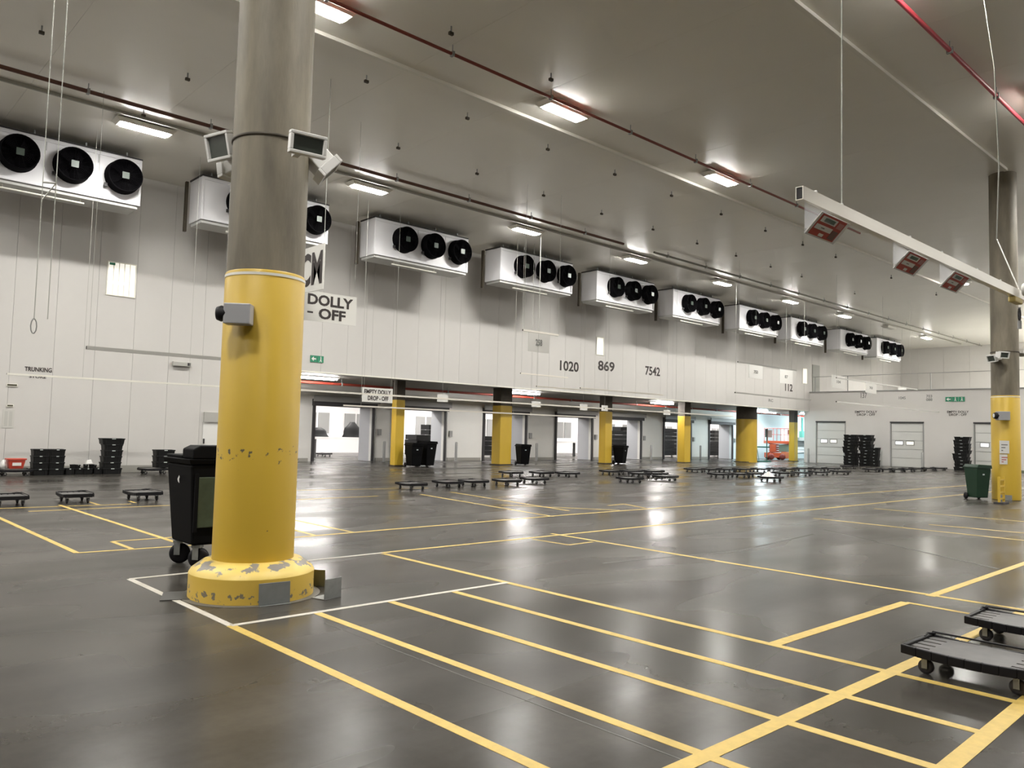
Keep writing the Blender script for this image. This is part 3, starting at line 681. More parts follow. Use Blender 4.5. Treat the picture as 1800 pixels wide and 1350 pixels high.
# CM board faces along the aisle
cmS = tag(empty('hanging_sign', (9.0, 16.22, 4.80)), 'tall white hanging board with letters CM above the dolly sign', 'sign')
bx('board', BOARD, cmS, 0, .02, 0, 1.70, 0, 1.08)
text_mesh('CM', INK, (-.001, 1.10, .14), (0,-1,0), (0,0,1), 1.03, .80, parent=cmS, bold=.03)
for yy in (.05, 1.6): MB().tube((.01, yy, 1.08), (.01, yy, H-4.8), .007, 5, caps=False).build('wire', WIRE, cmS)
# far repeat of the sign in front of the dock
pp = ony(637, 706, 27.0)
def px_board(px0, py0, px1, py1, Y, label, lines, **k):
    a = ony(px0, py1, Y); b = ony(px1, py0, Y); return board('hanging_sign', a.x, b.x, Y, a.z, b.z, label, lines, **k)
px_board(636, 684, 690, 706, 26.6, 'small white hanging sign reading EMPTY DOLLY DROP - OFF before the dock', [('EMPTY DOLLY', .06, .94), ('DROP - OFF', .18, .86)], wires=(.05, .95), pad=.12)
px_board(768, 694, 787, 706, 26.6, 'blank white plate on the dock rail right of the slim yellow column', [], wires=(.5,))
px_board(934, 706, 950, 715, 26.6, 'small white plate on the dock rail right of the wide yellow column', [], wires=(.5,))
px_board(1019, 711, 1032, 721, 26.6, 'small white plate on the dock rail left of the third yellow column', [], wires=(.5,))
px_board(1057, 713, 1068, 722, 26.6, 'small white plate on the dock rail in front of the third yellow column', [], wires=(.5,))
px_board(1166, 721, 1178, 729, 26.6, 'small white plate on the dock rail near the fourth yellow column', [], wires=(.5,))
px_board(928, 588, 965, 617, 23.2, 'pale grey hanging board marked 258 high on the cooler wall', [('258', .34, .66)], m=mat('pale_grey_board', (.58,.565,.53), .5), ink=INKG, pad=.33, wires=(.5,))
px_board(1316, 644, 1340, 664, 23.4, 'left of two small white boards near the end of the fascia', [('753', .35, .65)], m=WHT, ink=INKG, wires=(.5,), pad=.38)
px_board(1370, 652, 1393, 673, 23.4, 'right of two small white boards, just above number 112', [('87', .38, .62)], m=WHT, ink=INKG, wires=(.5,), pad=.38)
for k, (a_, lb) in enumerate(((( 1462,662,1485,681), 'leftmost white board hung before the mezzanine railing'), ((1521,674,1540,690), 'middle white board hung before the mezzanine deck edge'), ((1578,681,1593,694), 'rightmost and smallest white board hung before the mezzanine'))):
    px_board(*a_, 22.5, lb, [('703' if k else '104', .35, .65)], m=WHT, ink=INKG, wires=(.5,), pad=.38)
# numbers and words applied straight to the cooler wall
def wall_words(body, px0, pyb, px1, cap, label, ink=INK, name='wall_lettering', bold=.025):
    a = ony(px0, pyb, YW); b = ony(px1, pyb, YW); c = ony(px0, pyb-cap, YW)
    o = text_mesh(body, ink, (a.x, YW-.002, a.z), (1,0,0), (0,0,1), b.x-a.x, c.z-a.z, name=name, bold=bold)
    return tag(o, label, 'lettering')
wall_words('1020', 984, 651, 1017, 18, 'leftmost of three black numbers in a row, reading 1020')
wall_words('869', 1051, 651, 1080, 18, 'black number 869 on the white cooler wall under the narrow lit window')
wall_words('7542', 1134, 659, 1160, 16, 'rightmost of three black numbers in a row, reading 7542')
wall_words('112', 1380, 687, 1393, 13, 'black number 112 near the right end of the cooler wall')
wall_words('RC', 1351, 706, 1359, 5, 'tiny grey letters on the fascia edge below number 112', INKG)
wall_words('TRUNKING', 43, 652, 91, 8, 'black word TRUNKING on the white wall at far left', INK)
wall_words('STORE', 51, 664, 81, 5, 'smaller word under TRUNKING, half hidden by a thin rail', INK)
# words on the end wall
def end_words(body, px0, pyb, px1, cap, label, ink=INKG):
    a = onx(px0, pyb, EX); b = onx(px1, pyb, EX); c = onx(px0, pyb-cap, EX)
    return tag(text_mesh(body, ink, (EX-.002, a.y, a.z), (0,-1,0), (0,0,1), a.y-b.y, c.z-a.z, name='wall_lettering', bold=.02), label, 'lettering')
end_words('137', 1513, 700, 1524, 10, 'grey number on the end wall above the tall dolly stacks')
end_words('1045', 1580, 702, 1592, 5, 'small grey number on the end wall above the middle sectional door')
end_words('703\n088', 1628, 705, 1639, 11, 'two-line grey number on the end wall left of the green sign')
end_words('EMPTY DOLLY\nDROP - OFF', 1665, 731, 1703, 9, 'words EMPTY DOLLY DROP - OFF on the end wall below the green sign', INK)
end_words('EMPTY DOLLY\nDROP - OFF', 1503, 731, 1542, 9, 'two-line faint words on the end wall left of the middle door', INK)
# green exit signs
def exit_sign(loc, rz, w_, h_, label, n=2):
    s = tag(empty('exit_sign', loc, rz), label, 'sign')
    for k in range(n):
        a = w_*k/n+(.01 if k else 0); b = w_*(k+1)/n-.01
        g = bx('panel', GRN, s, a, b, -.02, 0, 0, h_)
        if k == 0: MB().prism([(a+(b-a)*.15, h_*.5), (a+(b-a)*.5, h_*.85), (a+(b-a)*.5, h_*.6), (a+(b-a)*.85, h_*.6), (a+(b-a)*.85, h_*.4), (a+(b-a)*.5, h_*.4), (a+(b-a)*.5, h_*.15)], -.024, -.021).build('white_arrow', WHT, s)
        else:
            mb = MB().prism([(a+(b-a)*.35, h_*.1), (a+(b-a)*.5, h_*.55), (a+(b-a)*.45, h_*.75), (a+(b-a)*.62, h_*.75), (a+(b-a)*.6, h_*.45), (a+(b-a)*.72, h_*.1), (a+(b-a)*.62, h_*.1), (a+(b-a)*.53, h_*.35), (a+(b-a)*.43, h_*.1)], -.024, -.021)
            mb.tube((a+(b-a)*.53,-.021,h_*.85),(a+(b-a)*.53,-.024,h_*.85),h_*.08,8); mb.build('running_figure', WHT, s)
    return s
a = ony(545, 636, YW-.01); exit_sign(a, 0, .58, .26, 'green and white exit sign on the wall above the nearest strip lamp')
a = onx(1662, 706, EX-.01); exit_sign(a, -PI/2, 1.15, .30, 'long green exit sign on the end wall near the right column', 3)
# wall mounted small units at left
a = ony(302, 643, YW-.01)
s = tag(empty('wall_speaker', a), 'small grey slotted unit on the wall under the grey hanging rail', 'speaker'); bx('housing', RAILG, s, 0, .62, -.12, 0, 0, .16, bevel=.02); bx('grille', DARKG, s, .48, .58, -.125, -.121, .03, .13)
def wall_vent(px, py, px1, py1, lb):
    a = ony(px, py1, YW); b = ony(px1, py, YW); s = tag(empty('wall_slot', (a.x, YW, a.z)), lb, 'vent'); bx('frame', TRUNK, s, 0, b.x-a.x, -.03, -.001, 0, b.z-a.z); bx('slot', mat('olive_dark', (.06,.055,.03), .5), s, .02, b.x-a.x-.02, -.035, -.031, .02, b.z-a.z-.015)
wall_vent(11, 675, 31, 679, 'upper dark slot on the wall left of the TRUNKING rail'); wall_vent(11, 711, 24, 715, 'lower dark slot on the wall at the far left')
a = ony(3, 752, YW); s = tag(empty('wall_poster', (a.x, YW, a.z)), 'faint pale grey notice board on the wall at the far left edge', 'notice'); bx('sheet', mat('faint_grey', (.56,.55,.51), .5), s, 0, .30, -.01, -.001, 0, .55)
for u in (.05, .17): bx('column_of_print', mat('fainter_grey', (.49,.485,.45), .5), s, u, u+.08, -.013, -.0101, .05, .5)
# personnel door just left of column
dp = struct(empty('door_13', (10.82, YW, 0))); bx('door_leaf', WHT, dp, 0, .95, -.03, -.001, 0, 2.05); bx('header_box', RAILG, dp, 0, .95, -.08, -.031, 1.70, 2.05); bx('handle', DARKG, dp, .02, .06, -.08, -.031, .95, 1.12)

# ================================================================== DOLLIES
def make_dolly():
    r = tag(empty('dolly'), '', 'dolly')
    # footprint .52 (x) by .82 (y), centred; deck top about .18
    LX, LY = .27, .41
    fr = MB()
    prof = []
    for k in range(9):
        t = -1+2*k/8; prof.append((t*LY, .108+.018*abs(t)**2))
    for sx in (-1, 1):
        for k in range(8):
            (ya, za), (yb, zb) = prof[k], prof[k+1]
            x0, x1 = sorted((sx*LX, sx*(LX-.03)))
            vs = [(x0,ya,za-.0),(x1,ya,za),(x1,yb,zb),(x0,yb,zb),(x0,ya,za+.062),(x1,ya,za+.062),(x1,yb,zb+.062),(x0,yb,zb+.062)]
            fr.add(vs, [(0,3,2,1),(4,5,6,7),(0,1,5,4),(2,3,7,6),(1,2,6,5),(3,0,4,7)])
    for sy in (-1, 1): fr.box(-LX+.03, LX-.03, *sorted((sy*LY, sy*(LY-.03))), .118, .188)
    fr.build('frame', FRAME if False else BLACK, r, .006)
    dk = MB()
    dk.box(-LX+.03, LX-.03, -LY+.16, LY-.16, .155, .170)
    for sy in (-1, 1):
        for xa, xb in ((-LX+.03, -.19), (-.165, -.085), (-.06, .02), (.045, .125), (.15, LX-.03)):
            y0, y1 = sorted((sy*(LY-.03), sy*(LY-.16))); dk.box(xa, xb, y0, y1, .155, .170)
    dk.build('deck', DECK, r)
    rim = MB().path([Vector((LX-.02, -LY+.04, .187)), Vector((LX-.01, -LY+.02, .198)), Vector((LX-.01, LY-.02, .198)), Vector((LX-.02, LY-.04, .187))], .008, 6)
    rim.path([Vector((LX-.02, LY-.04, .19)), Vector((LX-.08, LY-.01, .198)), Vector((LX-.16, LY-.02, .187))], .007, 6).build('rim_wire', BLACK, r)
    for sx in (-1, 1):
        for sy in (-1, 1):
            cx, cy = sx*(LX-.085), sy*(LY-.13)
            fk = MB().box(cx-.04, cx+.04, cy-.04, cy+.04, .118, .154).box(cx-.030, cx-.024, cy-.025, cy+.012, .04, .118).box(cx+.024, cx+.030, cy-.025, cy+.012, .04, .118).build('caster', GREYM, r)
            MB().lathe([(.03,-.016),(.05,-.014),(.05,.014),(.03,.016)], 18, m=Matrix.Translation((cx, cy-.01, .05)) @ Matrix.Rotation(PI/2, 4, 'Y')).build('wheel', DARKG, fk)
    return r
dl = make_dolly()
# brown variant for the far ones shares the same shape
index_kids()
def dolly_copy(loc, rz, label, group, first=[True]):
    if first[0]: o = dl; first[0] = False
    else: o = copy_tree(dl)
    o.location = loc; o.rotation_euler = (0, 0, rz); o['label'] = label; o['group'] = group; return o
dolly_copy((6.14, 1.84, 0), math.radians(-1), 'nearest black platform dolly with dusty grey deck at the lower right edge', 'near dollies')
dolly_copy((7.55, 1.88, 0), math.radians(1.5), 'second black platform dolly at the right edge, just behind the nearest one', 'near dollies')
def drow(lst, where, group):
    for i, (a_, b_, yb) in enumerate(lst):
        p = onz((a_+b_)/2, yb-1.0); nx, ny = p.x, p.y
        d = Vector((p.x, p.y, 0)).normalized()*.33
        dolly_copy((nx+d.x, ny+d.y, 0), math.radians(random.uniform(-5, 5)), 'black dolly, %s from left %s' % (ORD[i], where), group)
drow([(-8,37,891), (93,168,886), (216,284,882)], 'in the row left of the column', 'dollies left of the column')
drow([(694,751,863), (760,814,859), (808,856,857), (864,917,855.5), (917,961,852)], 'in the nearest line before the loading doors', 'dollies before the loading doors')
drow([(875,921,839.5), (929,974,839.5), (978,1016,840.5), (1055,1092,836.5), (1089,1129,836), (1129,1167,836)], 'in the line just behind, nearer the loading doors', 'dollies nearer the loading doors')
drow([(1085,1129,850.5), (1112,1138,840.5), (1142,1164,840.5), (1148,1191,846.5)], 'in the small cluster at mid floor', 'dollies at mid floor')
drow([(1246,1283,841.5), (1286,1317,841), (1318,1342,840), (1337,1372,847.5), (1360,1394,838.5), (1396,1422,838), (1425,1455,836.5), (1460,1494,835.5)], 'in the front line before the blue-lit bay', 'dollies in the front line')
drow([(1203,1238,832), (1240,1262,832), (1264,1290,832), (1294,1317,831.5), (1321,1353,831), (1356,1374,830.5), (1376,1396,830.5), (1398,1420,830), (1428,1446,829.5), (1448,1473,829.5), (1480,1504,825.5)], 'in the back line before the blue-lit bay', 'dollies in the back line')
drow([(1521,1544,831), (1548,1567,831), (1570,1587,831), (1588,1603,830.5), (1604,1622,829.5), (1627,1642,829), (1643,1657,828.5)], 'in the line at the foot of the end wall', 'dollies at the end wall')
o_ = dolly_copy((22.6, 39.9, 0), .3, 'black dolly under the white table behind the leftmost loading door', 'hall dollies')
# plastic wrap on one dolly
pw_ = onz(1354, 838.5, .19); vs = []; fs = []; n = 10
for i in range(n+1):
    for j in range(n+1):
        u, v = i/n*2-1, j/n*2-1; rr = max(0, 1-(u*u+v*v)); vs.append((u*.26, v*.22, .0+.20*rr*(.6+.4*random.random())+.012*random.random()))
fs = [(i*(n+1)+j, (i+1)*(n+1)+j, (i+1)*(n+1)+j+1, i*(n+1)+j+1) for i in range(n) for j in range(n)]
o = MB().add(vs, fs).build('plastic_wrap', WHT, None); o.location = (pw_.x+.2, pw_.y+.2, .19); tag(o, 'crumpled white plastic wrap lying on a dolly before the blue-lit bay', 'wrap')

# tall stacks of dollies by the end wall
def dstack(px, yb, n, label, jitter, group):
    p = onz(px, yb); p.x = min(p.x, EX-1.0); f = p
    for k in range(n):
        o = dolly_copy((p.x+random.uniform(-jitter, jitter), p.y+random.uniform(-jitter, jitter), k*.2), PI/2*random.choice((0,1))*0+PI/2+math.radians(random.uniform(-6,6)),
            'black dolly, %s from the floor in the %s' % (ORD[k], label), group)
# ================================================================== CRATES
def make_crate(m, name='crate', hgt=.19):
    r = tag(empty(name), '', 'crate'); W_, D_ = .30, .20
    MB().frustum((-W_+.03, W_-.03, -D_+.025, D_-.025, 0), (-W_+.012, W_-.012, -D_+.012, D_-.012, hgt-.03)).build('body', m, r, .006)
    rim = MB(); t = .02
    rim.box(-W_, W_, -D_, -D_+t, hgt-.035, hgt).box(-W_, W_, D_-t, D_, hgt-.035, hgt).box(-W_, -W_+t, -D_+t, D_-t, hgt-.035, hgt).box(W_-t, W_, -D_+t, D_-t, hgt-.035, hgt)
    rim.build('rim', m, r, .004)
    MB().box(-.05, .05, -D_-.006, -D_-.001, hgt-.030, hgt-.006).build('white_label', mat('label_pale', (.5,.55,.52), .5), r)
    for sx in (-.2, .2): MB().box(sx-.012, sx+.012, -D_+.005, -D_+.026, .01, hgt-.036).build('rib', m, r)
    return r
cr = make_crate(CHAR); index_kids(); cfirst = [True]
def crate(loc, rz, label, group, sc=(1,1,1)):
    if cfirst[0]: o = cr; cfirst[0] = False
    else: o = copy_tree(cr)
    o.location = loc; o.rotation_euler = (0,0,rz); o.scale = sc; o['label'] = label; o['group'] = group; return o
LY_ = 26.6
def lx(px): return ony(px, 815, LY_).x
xa = lx(53); xb = lx(110)
for cidx, u in enumerate((.27, .78)):
    xx = xa+(xb-xa)*u
    for k in range(4): crate((xx, LY_, k*.191), 0, 'dark crate, %s from the floor in the %s half of the square block' % (ORD[k], ('left', 'right')[cidx]), 'crates in the square block', ((xb-xa)*.49/.6, 1, 1))
xs_ = lx(195)
for k in range(5): crate((xs_+random.uniform(-.02,.02), LY_+.05, k*.185), 0, 'dark crate, %s from the floor in the tall narrow crate tower' % ORD[k], 'crates in the tall tower', (.93,1,.97))
crate((xs_, LY_+.05, .927), 0, 'widest dark crate on top of the tall narrow crate tower', 'crates in the tall tower', (1.12,1.1,.95))
for k, (px, z, s, rz, lb) in enumerate(((121,0,.8,.1,'low dark crate touching the right side of the square crate block'), (139,0,.9,.05,'low dark crate second right of the square crate block'), (155,0,.8,-.1,'low dark crate midway between block and tower'), (171,0,.8,.08,'low dark crate touching the left side of the tall tower'),
        (133,.191,.45,.3,'small dark box on top of the low crates, left one'), (152,.191,.4,-.2,'small dark box with white wrap on the low crates, middle one'), (164,.191,.35,.1,'small dark box on the low crates beside the tall tower'))):
    crate((lx(px), LY_+.05+(k % 2)*.03, z), rz, lb, 'low crates between block and tower', (s*.52,.9,1 if z == 0 else .55))
o = MB().add([(0,0,0),(.22,.0,.02),(.2,.15,.01),(.02,.14,0),(.05,.02,.13),(.18,.04,.16),(.15,.12,.14),(.04,.1,.12)], [(0,3,2,1),(4,5,6,7),(0,1,5,4),(1,2,6,5),(2,3,7,6),(3,0,4,7)]).build('plastic_wrap', WHT, None, .02)
o.location = (lx(149), LY_-.05, .30); tag(o, 'small crumpled white wrap lying among the low crates by the left wall', 'wrap')
random.seed(11)
BRN = mat('dark_brown_crate', (.012, .009, .006), .5, spec=.25)
for px, XX, n, lb in ((1496.5, 53.7, 10, 'tall stack nearest the left sectional door'), (1524, 53.7, 10, 'middle tall stack by the end wall'), (1691, 53.6, 10, 'tall stack right of the middle sectional door')):
    q = onx(px, 800, XX)
    for k in range(n):
        crate((XX+random.uniform(-.05,.05), q.y+random.uniform(-.07,.07), k*.207), -PI/2+random.uniform(-.06,.06), 'black crate, %s from the floor in the %s' % (ORD[k], lb), 'crates in the tall stacks by the end wall', (1.45, 1.4, 1.08))
q = onx(1534, 800, 53.2)
for k in range(6): crate((52.95+random.uniform(-.05,.05), q.y-.25+random.uniform(-.05,.05), k*.207), -PI/2+random.uniform(-.06,.06), 'black crate, %s from the floor in the short end-wall stack' % ORD[k], 'crates in the tall stacks by the end wall', (.9,.9,1.08))
# low dolly + red tub at far left
dolly_copy((lx(25), LY_-.1, 0), PI/2+.03, 'black dolly under the red tub by the left wall', 'dollies by the left wall')
dolly_copy((lx(-36), LY_-.15, 0), PI/2, 'black dolly at the left edge beyond the one under the red tub', 'dollies by the left wall')
tb = tag(empty('red_tub', (lx(26), LY_-.1, .2)), 'red plastic tub standing on a low black dolly by the left wall', 'tub')
MB().frustum((-.20,.20,-.15,.15,0), (-.26,.26,-.19,.19,.28)).build('body', REDB, tb, .02)
MB().frustum((-.29,.29,-.21,.21,.281), (-.29,.29,-.21,.21,.33)).build('rim', REDB, tb, .01); bx('white_label', BOARD, tb, -.13, .13, -.20, -.195, .1, .2)
bg = tag(MB().lathe([(.01,0),(.12,.02),(.15,.12),(.11,.24),(.04,.31),(0,.32)], 16).build('white_bag', WHT, None), 'crumpled white bag standing left of the red tub', 'bag'); bg.location = (lx(4.5), LY_-.1, .2); bg.scale = (.55,.7,.8); tb.scale = (.85,.9,.9)
# right crate stack on a dolly, just left of the wheeled bin
dolly_copy((lx(263), LY_-.35, 0), PI/2-.05, 'black dolly by the left wall under the crates behind the big bin', 'dollies by the left wall')
for k in range(3): crate((lx(281), LY_-.3, .2+k*.19), 0, 'dark crate, %s from the bottom of the stack behind the big bin' % ORD[k], 'crates behind the bin', (1.0,1,1))

# ================================================================== BIG WHEELED BIN
B = tag(empty('wheeled_bin', (3.35, 8.76, 0)), 'large near-black four-wheeled bin partly hidden behind the near column', 'bin')
def bin_body():
    m = MB(); m.frustum((.07,1.15,.07,.70,.26), (.0,1.22,.0,.77,1.16)); return m
bin_body().build('body', BINM, B, .03)
MB().frustum((-.02,1.24,-.02,.79,1.161), (-.04,1.26,-.04,.81,1.22)).build('rim', BINM, B, .01)
# domed lid, front hood higher
lp = [(-.0,1.221),(1.22,1.221),(1.22,1.33),(1.14,1.37),(.08,1.37),(0,1.33)]
MB().prism(lp, -.03, .30).build('lid_hood', BINM, B, .015); MB().prism([(0,1.221),(1.22,1.221),(1.22,1.255),(0,1.255)], .301, .79).build('lid', BINM, B, .01)
MB().frustum((.10,1.12,.018,.05,.46), (.055,1.17,-.018,.03,1.02)).build('front_panel', BINP, B, .008)
MB().box(.04,.08,-.02,.0,.42,1.06).build('side_rib', BINM, B); 
MB().prism([(-.03,0),(.01,.045),(.03,.025),(.015,.0),(.025,-.04),(-.01,-.025)], -.003, .0, Matrix.Translation((-.004,.36,.98)) @ Matrix.Rotation(-PI/2,4,'Z')).build('recycling_mark', WHT, B)
for i, (cx, cy, an) in enumerate(((.16,.14,-.75),(.12,.60,-.6),(1.06,.12,.2),(1.06,.62,.3))):
    ms = Matrix.Translation((cx, cy, 0)) @ Matrix.Rotation(an+PI/2, 4, 'Z')
    fk = MB().box(-.05, .05, -.05, .05, .23, .262, ms).box(-.055, -.046, -.03, .035, .10, .23, ms).box(.046, .055, -.03, .035, .10, .23, ms).build('caster', GREYM, B)
    MB().lathe([(.02,-.03),(.08,-.028),(.115,-.018),(.115,.018),(.08,.028),(.02,.03)], 26, m=ms @ Matrix.Translation((0, -.02, .115)) @ Matrix.Rotation(PI/2, 4, 'Y')).build('wheel', BLACK, fk)

# ================================================================== WHEELIE BINS
def wheelie(m):
    r = tag(empty('wheelie_bin'), '', 'bin')
    MB().frustum((-.22,.22,-.24,.24,.06), (-.28,.28,-.34,.34,.94)).build('body', m, r, .02)
    MB().frustum((-.30,.30,-.37,.37,.941), (-.30,.30,-.37,.37,.975)).build('rim', m, r, .008)
    MB().prism([(-.30,.976),(.30,.976),(.28,1.04),(-.24,1.06)], -.37, .34).build('lid', m, r, .01)
    MB().tube((-.24,.42,.98), (.24,.42,.98), .018, 8).box(-.25,-.22,.34,.42,.95,.99).box(.22,.25,.34,.42,.95,.99).build('handle', m, r)
    MB().tube((-.25,.27,.1), (.25,.27,.1), .014, 8).build('axle', GREYM, r)
    for sx in (-1, 1): MB().lathe([(.03,-.022),(.1,-.02),(.1,.02),(.03,.022)], 20, m=Matrix.Translation((sx*.262,.27,.1)) @ Matrix.Rotation(PI/2,4,'Y')).build('wheel', BLACK, r)
    MB().box(-.05,.03,-.322,-.302,.74,.79).build('pale_mark', mat('mark_pale', (.45,.5,.5), .5), r)
    return r
wbn = wheelie(BINM); index_kids(); 
wbn.location = (20.30, 28.1, 0); wbn.rotation_euler = (0,0,-.1); wbn['label'] = 'near-black wheelie bin in front of the slim yellow dock column'; wbn['group'] = 'wheelie bins by the dock columns'
for xx, yy, rz, lb in ((21.15,28.3,.1,'taller near-black wheelie bin right of the first one at the slim column'), (27.25,28.5,-.3,'near-black wheelie bin at the right foot of the wide yellow dock column'), (34.85,28.5,.2,'near-black wheelie bin at the right foot of the third yellow dock column')):
    o = copy_tree(wbn); o.location = (xx, yy, 0); o.rotation_euler = (0,0,rz); o['label'] = lb
    o.scale = (1.06,1,1.08) if 'taller' in lb else (1,1,1)
wg = wheelie(BING); wg.location = (25.95, 7.75, 0); wg.rotation_euler = (0,0,-.55); wg['label'] = 'dark green wheelie bin at the foot of the far right yellow column'
wg.scale = (.84,.76,.97)
# yellow step frame beside the right column
ys_ = tag(empty('step_frame', tuple(onz(1757,886))), 'small yellow plastic frame between the green bin and the right column', 'frame')
for k in range(4): bx('rung', YEL, ys_, -.02, .36, -.02, .02, .12+.17*k, .16+.17*k)
bx('upright', YEL, ys_, -.05, -.021, -.03, .03, 0, .74); bx('upright', YEL, ys_, .361, .39, -.03, .03, 0, .74); bx('foot', DARKG, ys_, -.1, .42, -.12, .12, 0, .05)

# ================================================================== LOOSE PLATES ROUND THE NEAR COLUMN
def lplate(name, loc, rz, w_, h_, foot, m, label, tilt=0, mf=None):
    p = tag(empty(name, loc, rz), label, 'bracket')
    u = MB().box(-w_/2, w_/2, -.008, 0, .008, h_, Matrix.Rotation(tilt, 4, 'X')).build('upright_plate', m, p, .004)
    MB().box(-w_/2, w_/2, -.008 if foot > 0 else foot, foot if foot > 0 else 0, 0, .008).build('foot_plate', mf or m, p, .002)
    return p
STEEL = mat('worn_steel_plate', (.24, .25, .245), .4, metal=.35, noise=.15, nscale=9)
CC = Vector((3.42,7.30,0))
def out(px, py, rad): q = onz(px, py)-CC; return CC+q.normalized()*rad
pf = out(487, 1066, .60); lplate('corner_guard', (pf.x, pf.y, 0), math.atan2(pf.y-CC.y, pf.x-CC.x)+PI/2, .29, .20, -.035, STEEL, 'grey steel angle plate leaning on the front of the near yellow plinth', -.06)
pl_ = onz(322, 1058); lg = onz(337, 1047); lplate('corner_guard', (lg.x, lg.y, 0), math.radians(66), .38, .22, .26, STEEL, 'dark steel angle plate lying flat left of the near yellow plinth', 0, mat('dark_steel_foot', (.045,.043,.036), .5))
pr = onz(556, 1030); lplate('corner_guard', (pr.x, pr.y, 0), YAW-PI/2-.15, .20, .17, .12, OLIVE, 'olive angle plate behind the right side of the near yellow plinth', .12)
pq = onz(584, 1052); lplate('corner_guard', (pq.x, pq.y, 0), YAW-.55, .22, .19, .16, GREYM, 'grey angle plate standing edge-on right of the near yellow plinth')

# ================================================================== SCISSOR LIFT AND BAY FITTINGS
sp = onz(1371, 811.5); SX, SY = 53.3, 28.3
lp_ = ony(1371, 790, 31.9)
S = tag(empty('scissor_lift', (lp_.x, 31.9, 0), math.radians(-42)), 'orange scissor lift parked at the blue-lit bay by the narrow column', 'lift')
# local x across the view, total 2.3 long
bx('chassis', ORG, S, -1.15, 1.15, -.4, .4, .16, .55, bevel=.03); bx('side_tray', mat('orange_light', (.68,.20,.09), .45), S, -.05, 1.12, -.44, -.401, .12, .62, bevel=.02)
for cx in (-.85, .05):
    for cy in (-.42, .36): MB().lathe([(.08,-.06),(.24,-.05),(.24,.05),(.08,.06)], 22, m=Matrix.Translation((cx,cy,.24)) @ Matrix.Rotation(PI/2,4,'X')).build('wheel', mat('wheel_red_brown', (.20,.03,.02), .5), S)
for k in range(4):
    z0, z1 = .58+k*.17, .74+k*.17
    a = MB()
    for yy in (-.28, .28): a.tube((-.8,yy,z0), (.8,yy,z1), .035, 6).tube((-.8,yy,z1), (.8,yy,z0), .035, 6)
    a.build('scissor_arm', mat('lift_arm_red', (.42,.06,.03), .45), S)
bx('ladder_housing', ORG, S, -.95, -.45, -.42, -.30, .6, 1.25, bevel=.02); bx('scissor_cover', mat('grey_green_cover', (.18,.21,.16), .5), S, -.2, 1.05, -.36, -.30, .66, 1.22)
bx('platform', ORG, S, -1.18, 1.18, -.45, .45, 1.28, 1.50, bevel=.02)
gr = MB()
for xx in (-1.14, -.4, -.1, .2, .5, 1.14):
    for yy in (-.42, .42): gr.tube((xx,yy,1.5), (xx,yy,2.5), .02, 6)
for zz in (2.0, 2.5):
    for yy in (-.42, .42): gr.tube((-1.14,yy,zz), (1.14,yy,zz), .02, 6)
    for xx in (-1.14, 1.14): gr.tube((xx,-.42,zz), (xx,.42,zz), .02, 6)
gr.build('guard_rail', mat('rail_red', (.40,.07,.05), .45), S); bx('control_box', mat('dark_red_box', (.16,.03,.02), .5), S, .45, .7, -.48, -.42, 2.05, 2.4); bx('white_panel', WHT, S, .25, 1.05, .30, .34, 1.6, 2.3); bx('battery_box', DARKG, S, .8, 1.1, -.46, -.42, 2.15, 2.5)
# green stand left of the lift
gs = onz(1338, 810); G = tag(empty('gate_stand', (gs.x-2, gs.y-1.3, 0), math.radians(-42)), 'thin dark green metal stand left of the orange lift', 'stand')
gm = mat('green_steel', (.02,.14,.11), .5)
MB().tube((-.5,0,0),(-.55,0,1.15),.03,6).tube((-.3,0,.05),(-.48,0,1.1),.02,6).tube((.25,0,0),(.25,0,2.3),.035,6).tube((-.55,0,1.05),(.45,0,1.05),.05,6).box(-.6,.5,-.2,.2,0,.08).build('frame', gm, G)
bx('sign_plate', mat('stand_plate', (.10,.12,.12), .5), G, .1, .3, -.06, -.036, 1.75, 2.35)
bx('pale_plate', mat('stand_plate_pale', (.55,.45,.45), .5), G, .31, .6, -.06, -.036, 1.75, 2.25)
# wall basin / dispenser in the bay
b_ = ony(1420, 770, YB); D = tag(empty('wall_dispenser', (b_.x-1.2, YB, 0)), 'grey and green wash unit on the blue-lit bay wall at its right end', 'dispenser')
bx('shelf', GREY, D, -1.2, 1.2, -.4, -.001, 1.55, 1.85); bx('green_tank', mat('tank_green', (.10,.30,.24), .5), D, -.4, .4, -.3, -.001, 1.851, 2.4); MB().tube((0,-.1,2.4),(0,-.1,3.6),.08,8).build('pipe', mat('tank_green', (.1,.3,.24)), D); bx('splash_board', HALLW, D, -1.1, 1.1, -.05, -.001, .5, 1.5)
for z_ in (.75, 1.05): bx('batten', RAILG, D, -.8, .8, -.07, -.051, z_, z_+.05)

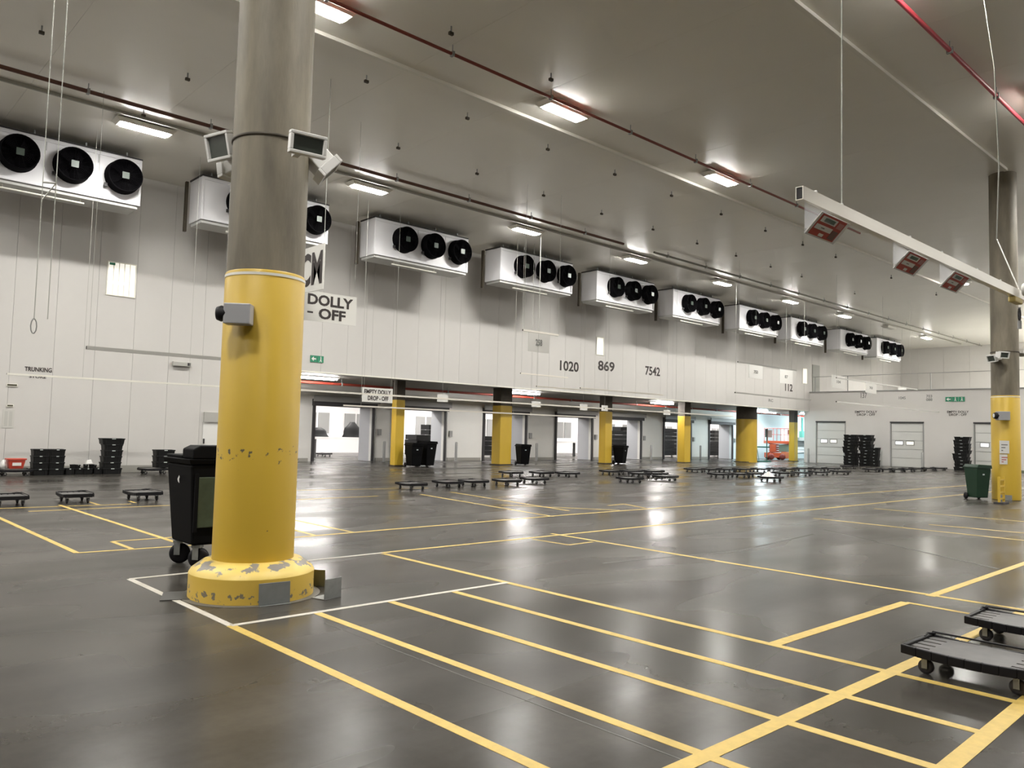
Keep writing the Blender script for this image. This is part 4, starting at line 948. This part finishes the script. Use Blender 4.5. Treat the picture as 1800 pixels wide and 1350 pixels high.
# ================================================================== HALL CONTENTS (seen through the doors)
LEGM = mat('leg_dark_grey', (.09,.09,.09), .5)
TW = mat('table_white', (.75,.74,.72), .4)
def hall_table(x0, x1, y, label):
    t = tag(empty('steel_table', (x0, y, 0)), label, 'table'); w_ = x1-x0
    bx('tabletop', TW, t, 0, w_, 0, .9, 1.0, 1.12); bx('back_shelf', TW, t, 0, w_, .8, .9, 1.12, 1.3)
    for xx in (.06, w_-.2): bx('leg', LEGM, t, xx, xx+.14, .05, .19, 0, 1.0); bx('leg', LEGM, t, xx, xx+.14, .7, .84, 0, 1.0)
    return t
hall_table(21.0, 24.7, 38.2, 'white table with grey legs behind the leftmost loading door'); hall_table(38.6, 42.5, 38.2, 'white table with grey legs behind the fourth loading door')
def heap(x, y, z, w_, h_, label, seed):
    random.seed(seed); pr_ = [(w_*.5*(1-.12*k*random.uniform(.6,1.2)), h_*k/5) for k in range(5)]+[(w_*.12, h_)]
    o = MB().lathe([(max(r_, .03), zz) for r_, zz in pr_], 14).build('black_sack', CHAR, None); o.location = (x, y, z); o.scale = (1,.4,1); tag(o, label, 'sack')
heap(21.5, 38.6, 1.121, 1.3, .5, 'black sack at the left end of the table behind the leftmost door', 1); heap(23.6, 38.6, 1.121, 1.3, .85, 'peaked black sack at the right end of the table behind the leftmost door', 2)
hz = bx('tape_roll', HIVIS, None, -.12, .12, -.1, .1, 0, .4, bevel=.02); hz.location = (24.5, 38.1, 1.12); hz.location.z = .62; hz.location.y = 38.0; tag(hz, 'yellow-green panel at the right end of the white table', 'panel')
hz.location = (24.6, 38.1, .61)
def cage(x, y, w_, h_, label, hollow=False):
    c = tag(empty('crate_pile', (x, y, 0)), label, 'pile'); n = int(h_/.3)
    for k in range(n): bx('tray', CHAR, c, random.uniform(-.03,.03), w_+random.uniform(-.03,.03), 0, .8, .16+k*.3, .16+k*.3+.285)
    for xx in (.08, w_-.16):
        MB().lathe([(.03,-.03),(.075,-.025),(.075,.025),(.03,.03)], 14, m=Matrix.Translation((xx+.04,.1,.08)) @ Matrix.Rotation(PI/2,4,'Y')).build('wheel', GREYM, c)
    return c
random.seed(3)
cage(26.4, 36.3, .9, 1.2, 'low dark pile of trays behind the second loading door'); cage(27.6, 36.8, .8, 2.0, 'tall dark pile of trays behind the second loading door'); cage(27.35, 38, .9, 1.35, 'dark trays left of the tall pile behind the second door')
cage(32.2, 37.3, .9, 1.2, 'dark pile of trays behind the third loading door')
cage(43.3, 36.5, 1.6, 2.0, 'wide dark pile of trays behind the fifth loading door'); cage(45.6, 37.3, 1.2, 2.2, 'second dark pile of trays behind the fifth loading door')
cage(50.3, 36.9, 1.4, 2.1, 'dark pile of trays behind the sixth loading door'); cage(52.4, 37.6, 1.2, 2.1, 'second dark pile of trays behind the sixth loading door')
cage(56.2, 36.6, 1.6, 1.2, 'dark pile of trays behind the seventh loading door'); cage(58.5, 37.6, 1.2, 2.2, 'tall dark pile of trays behind the seventh loading door')
index_kids()
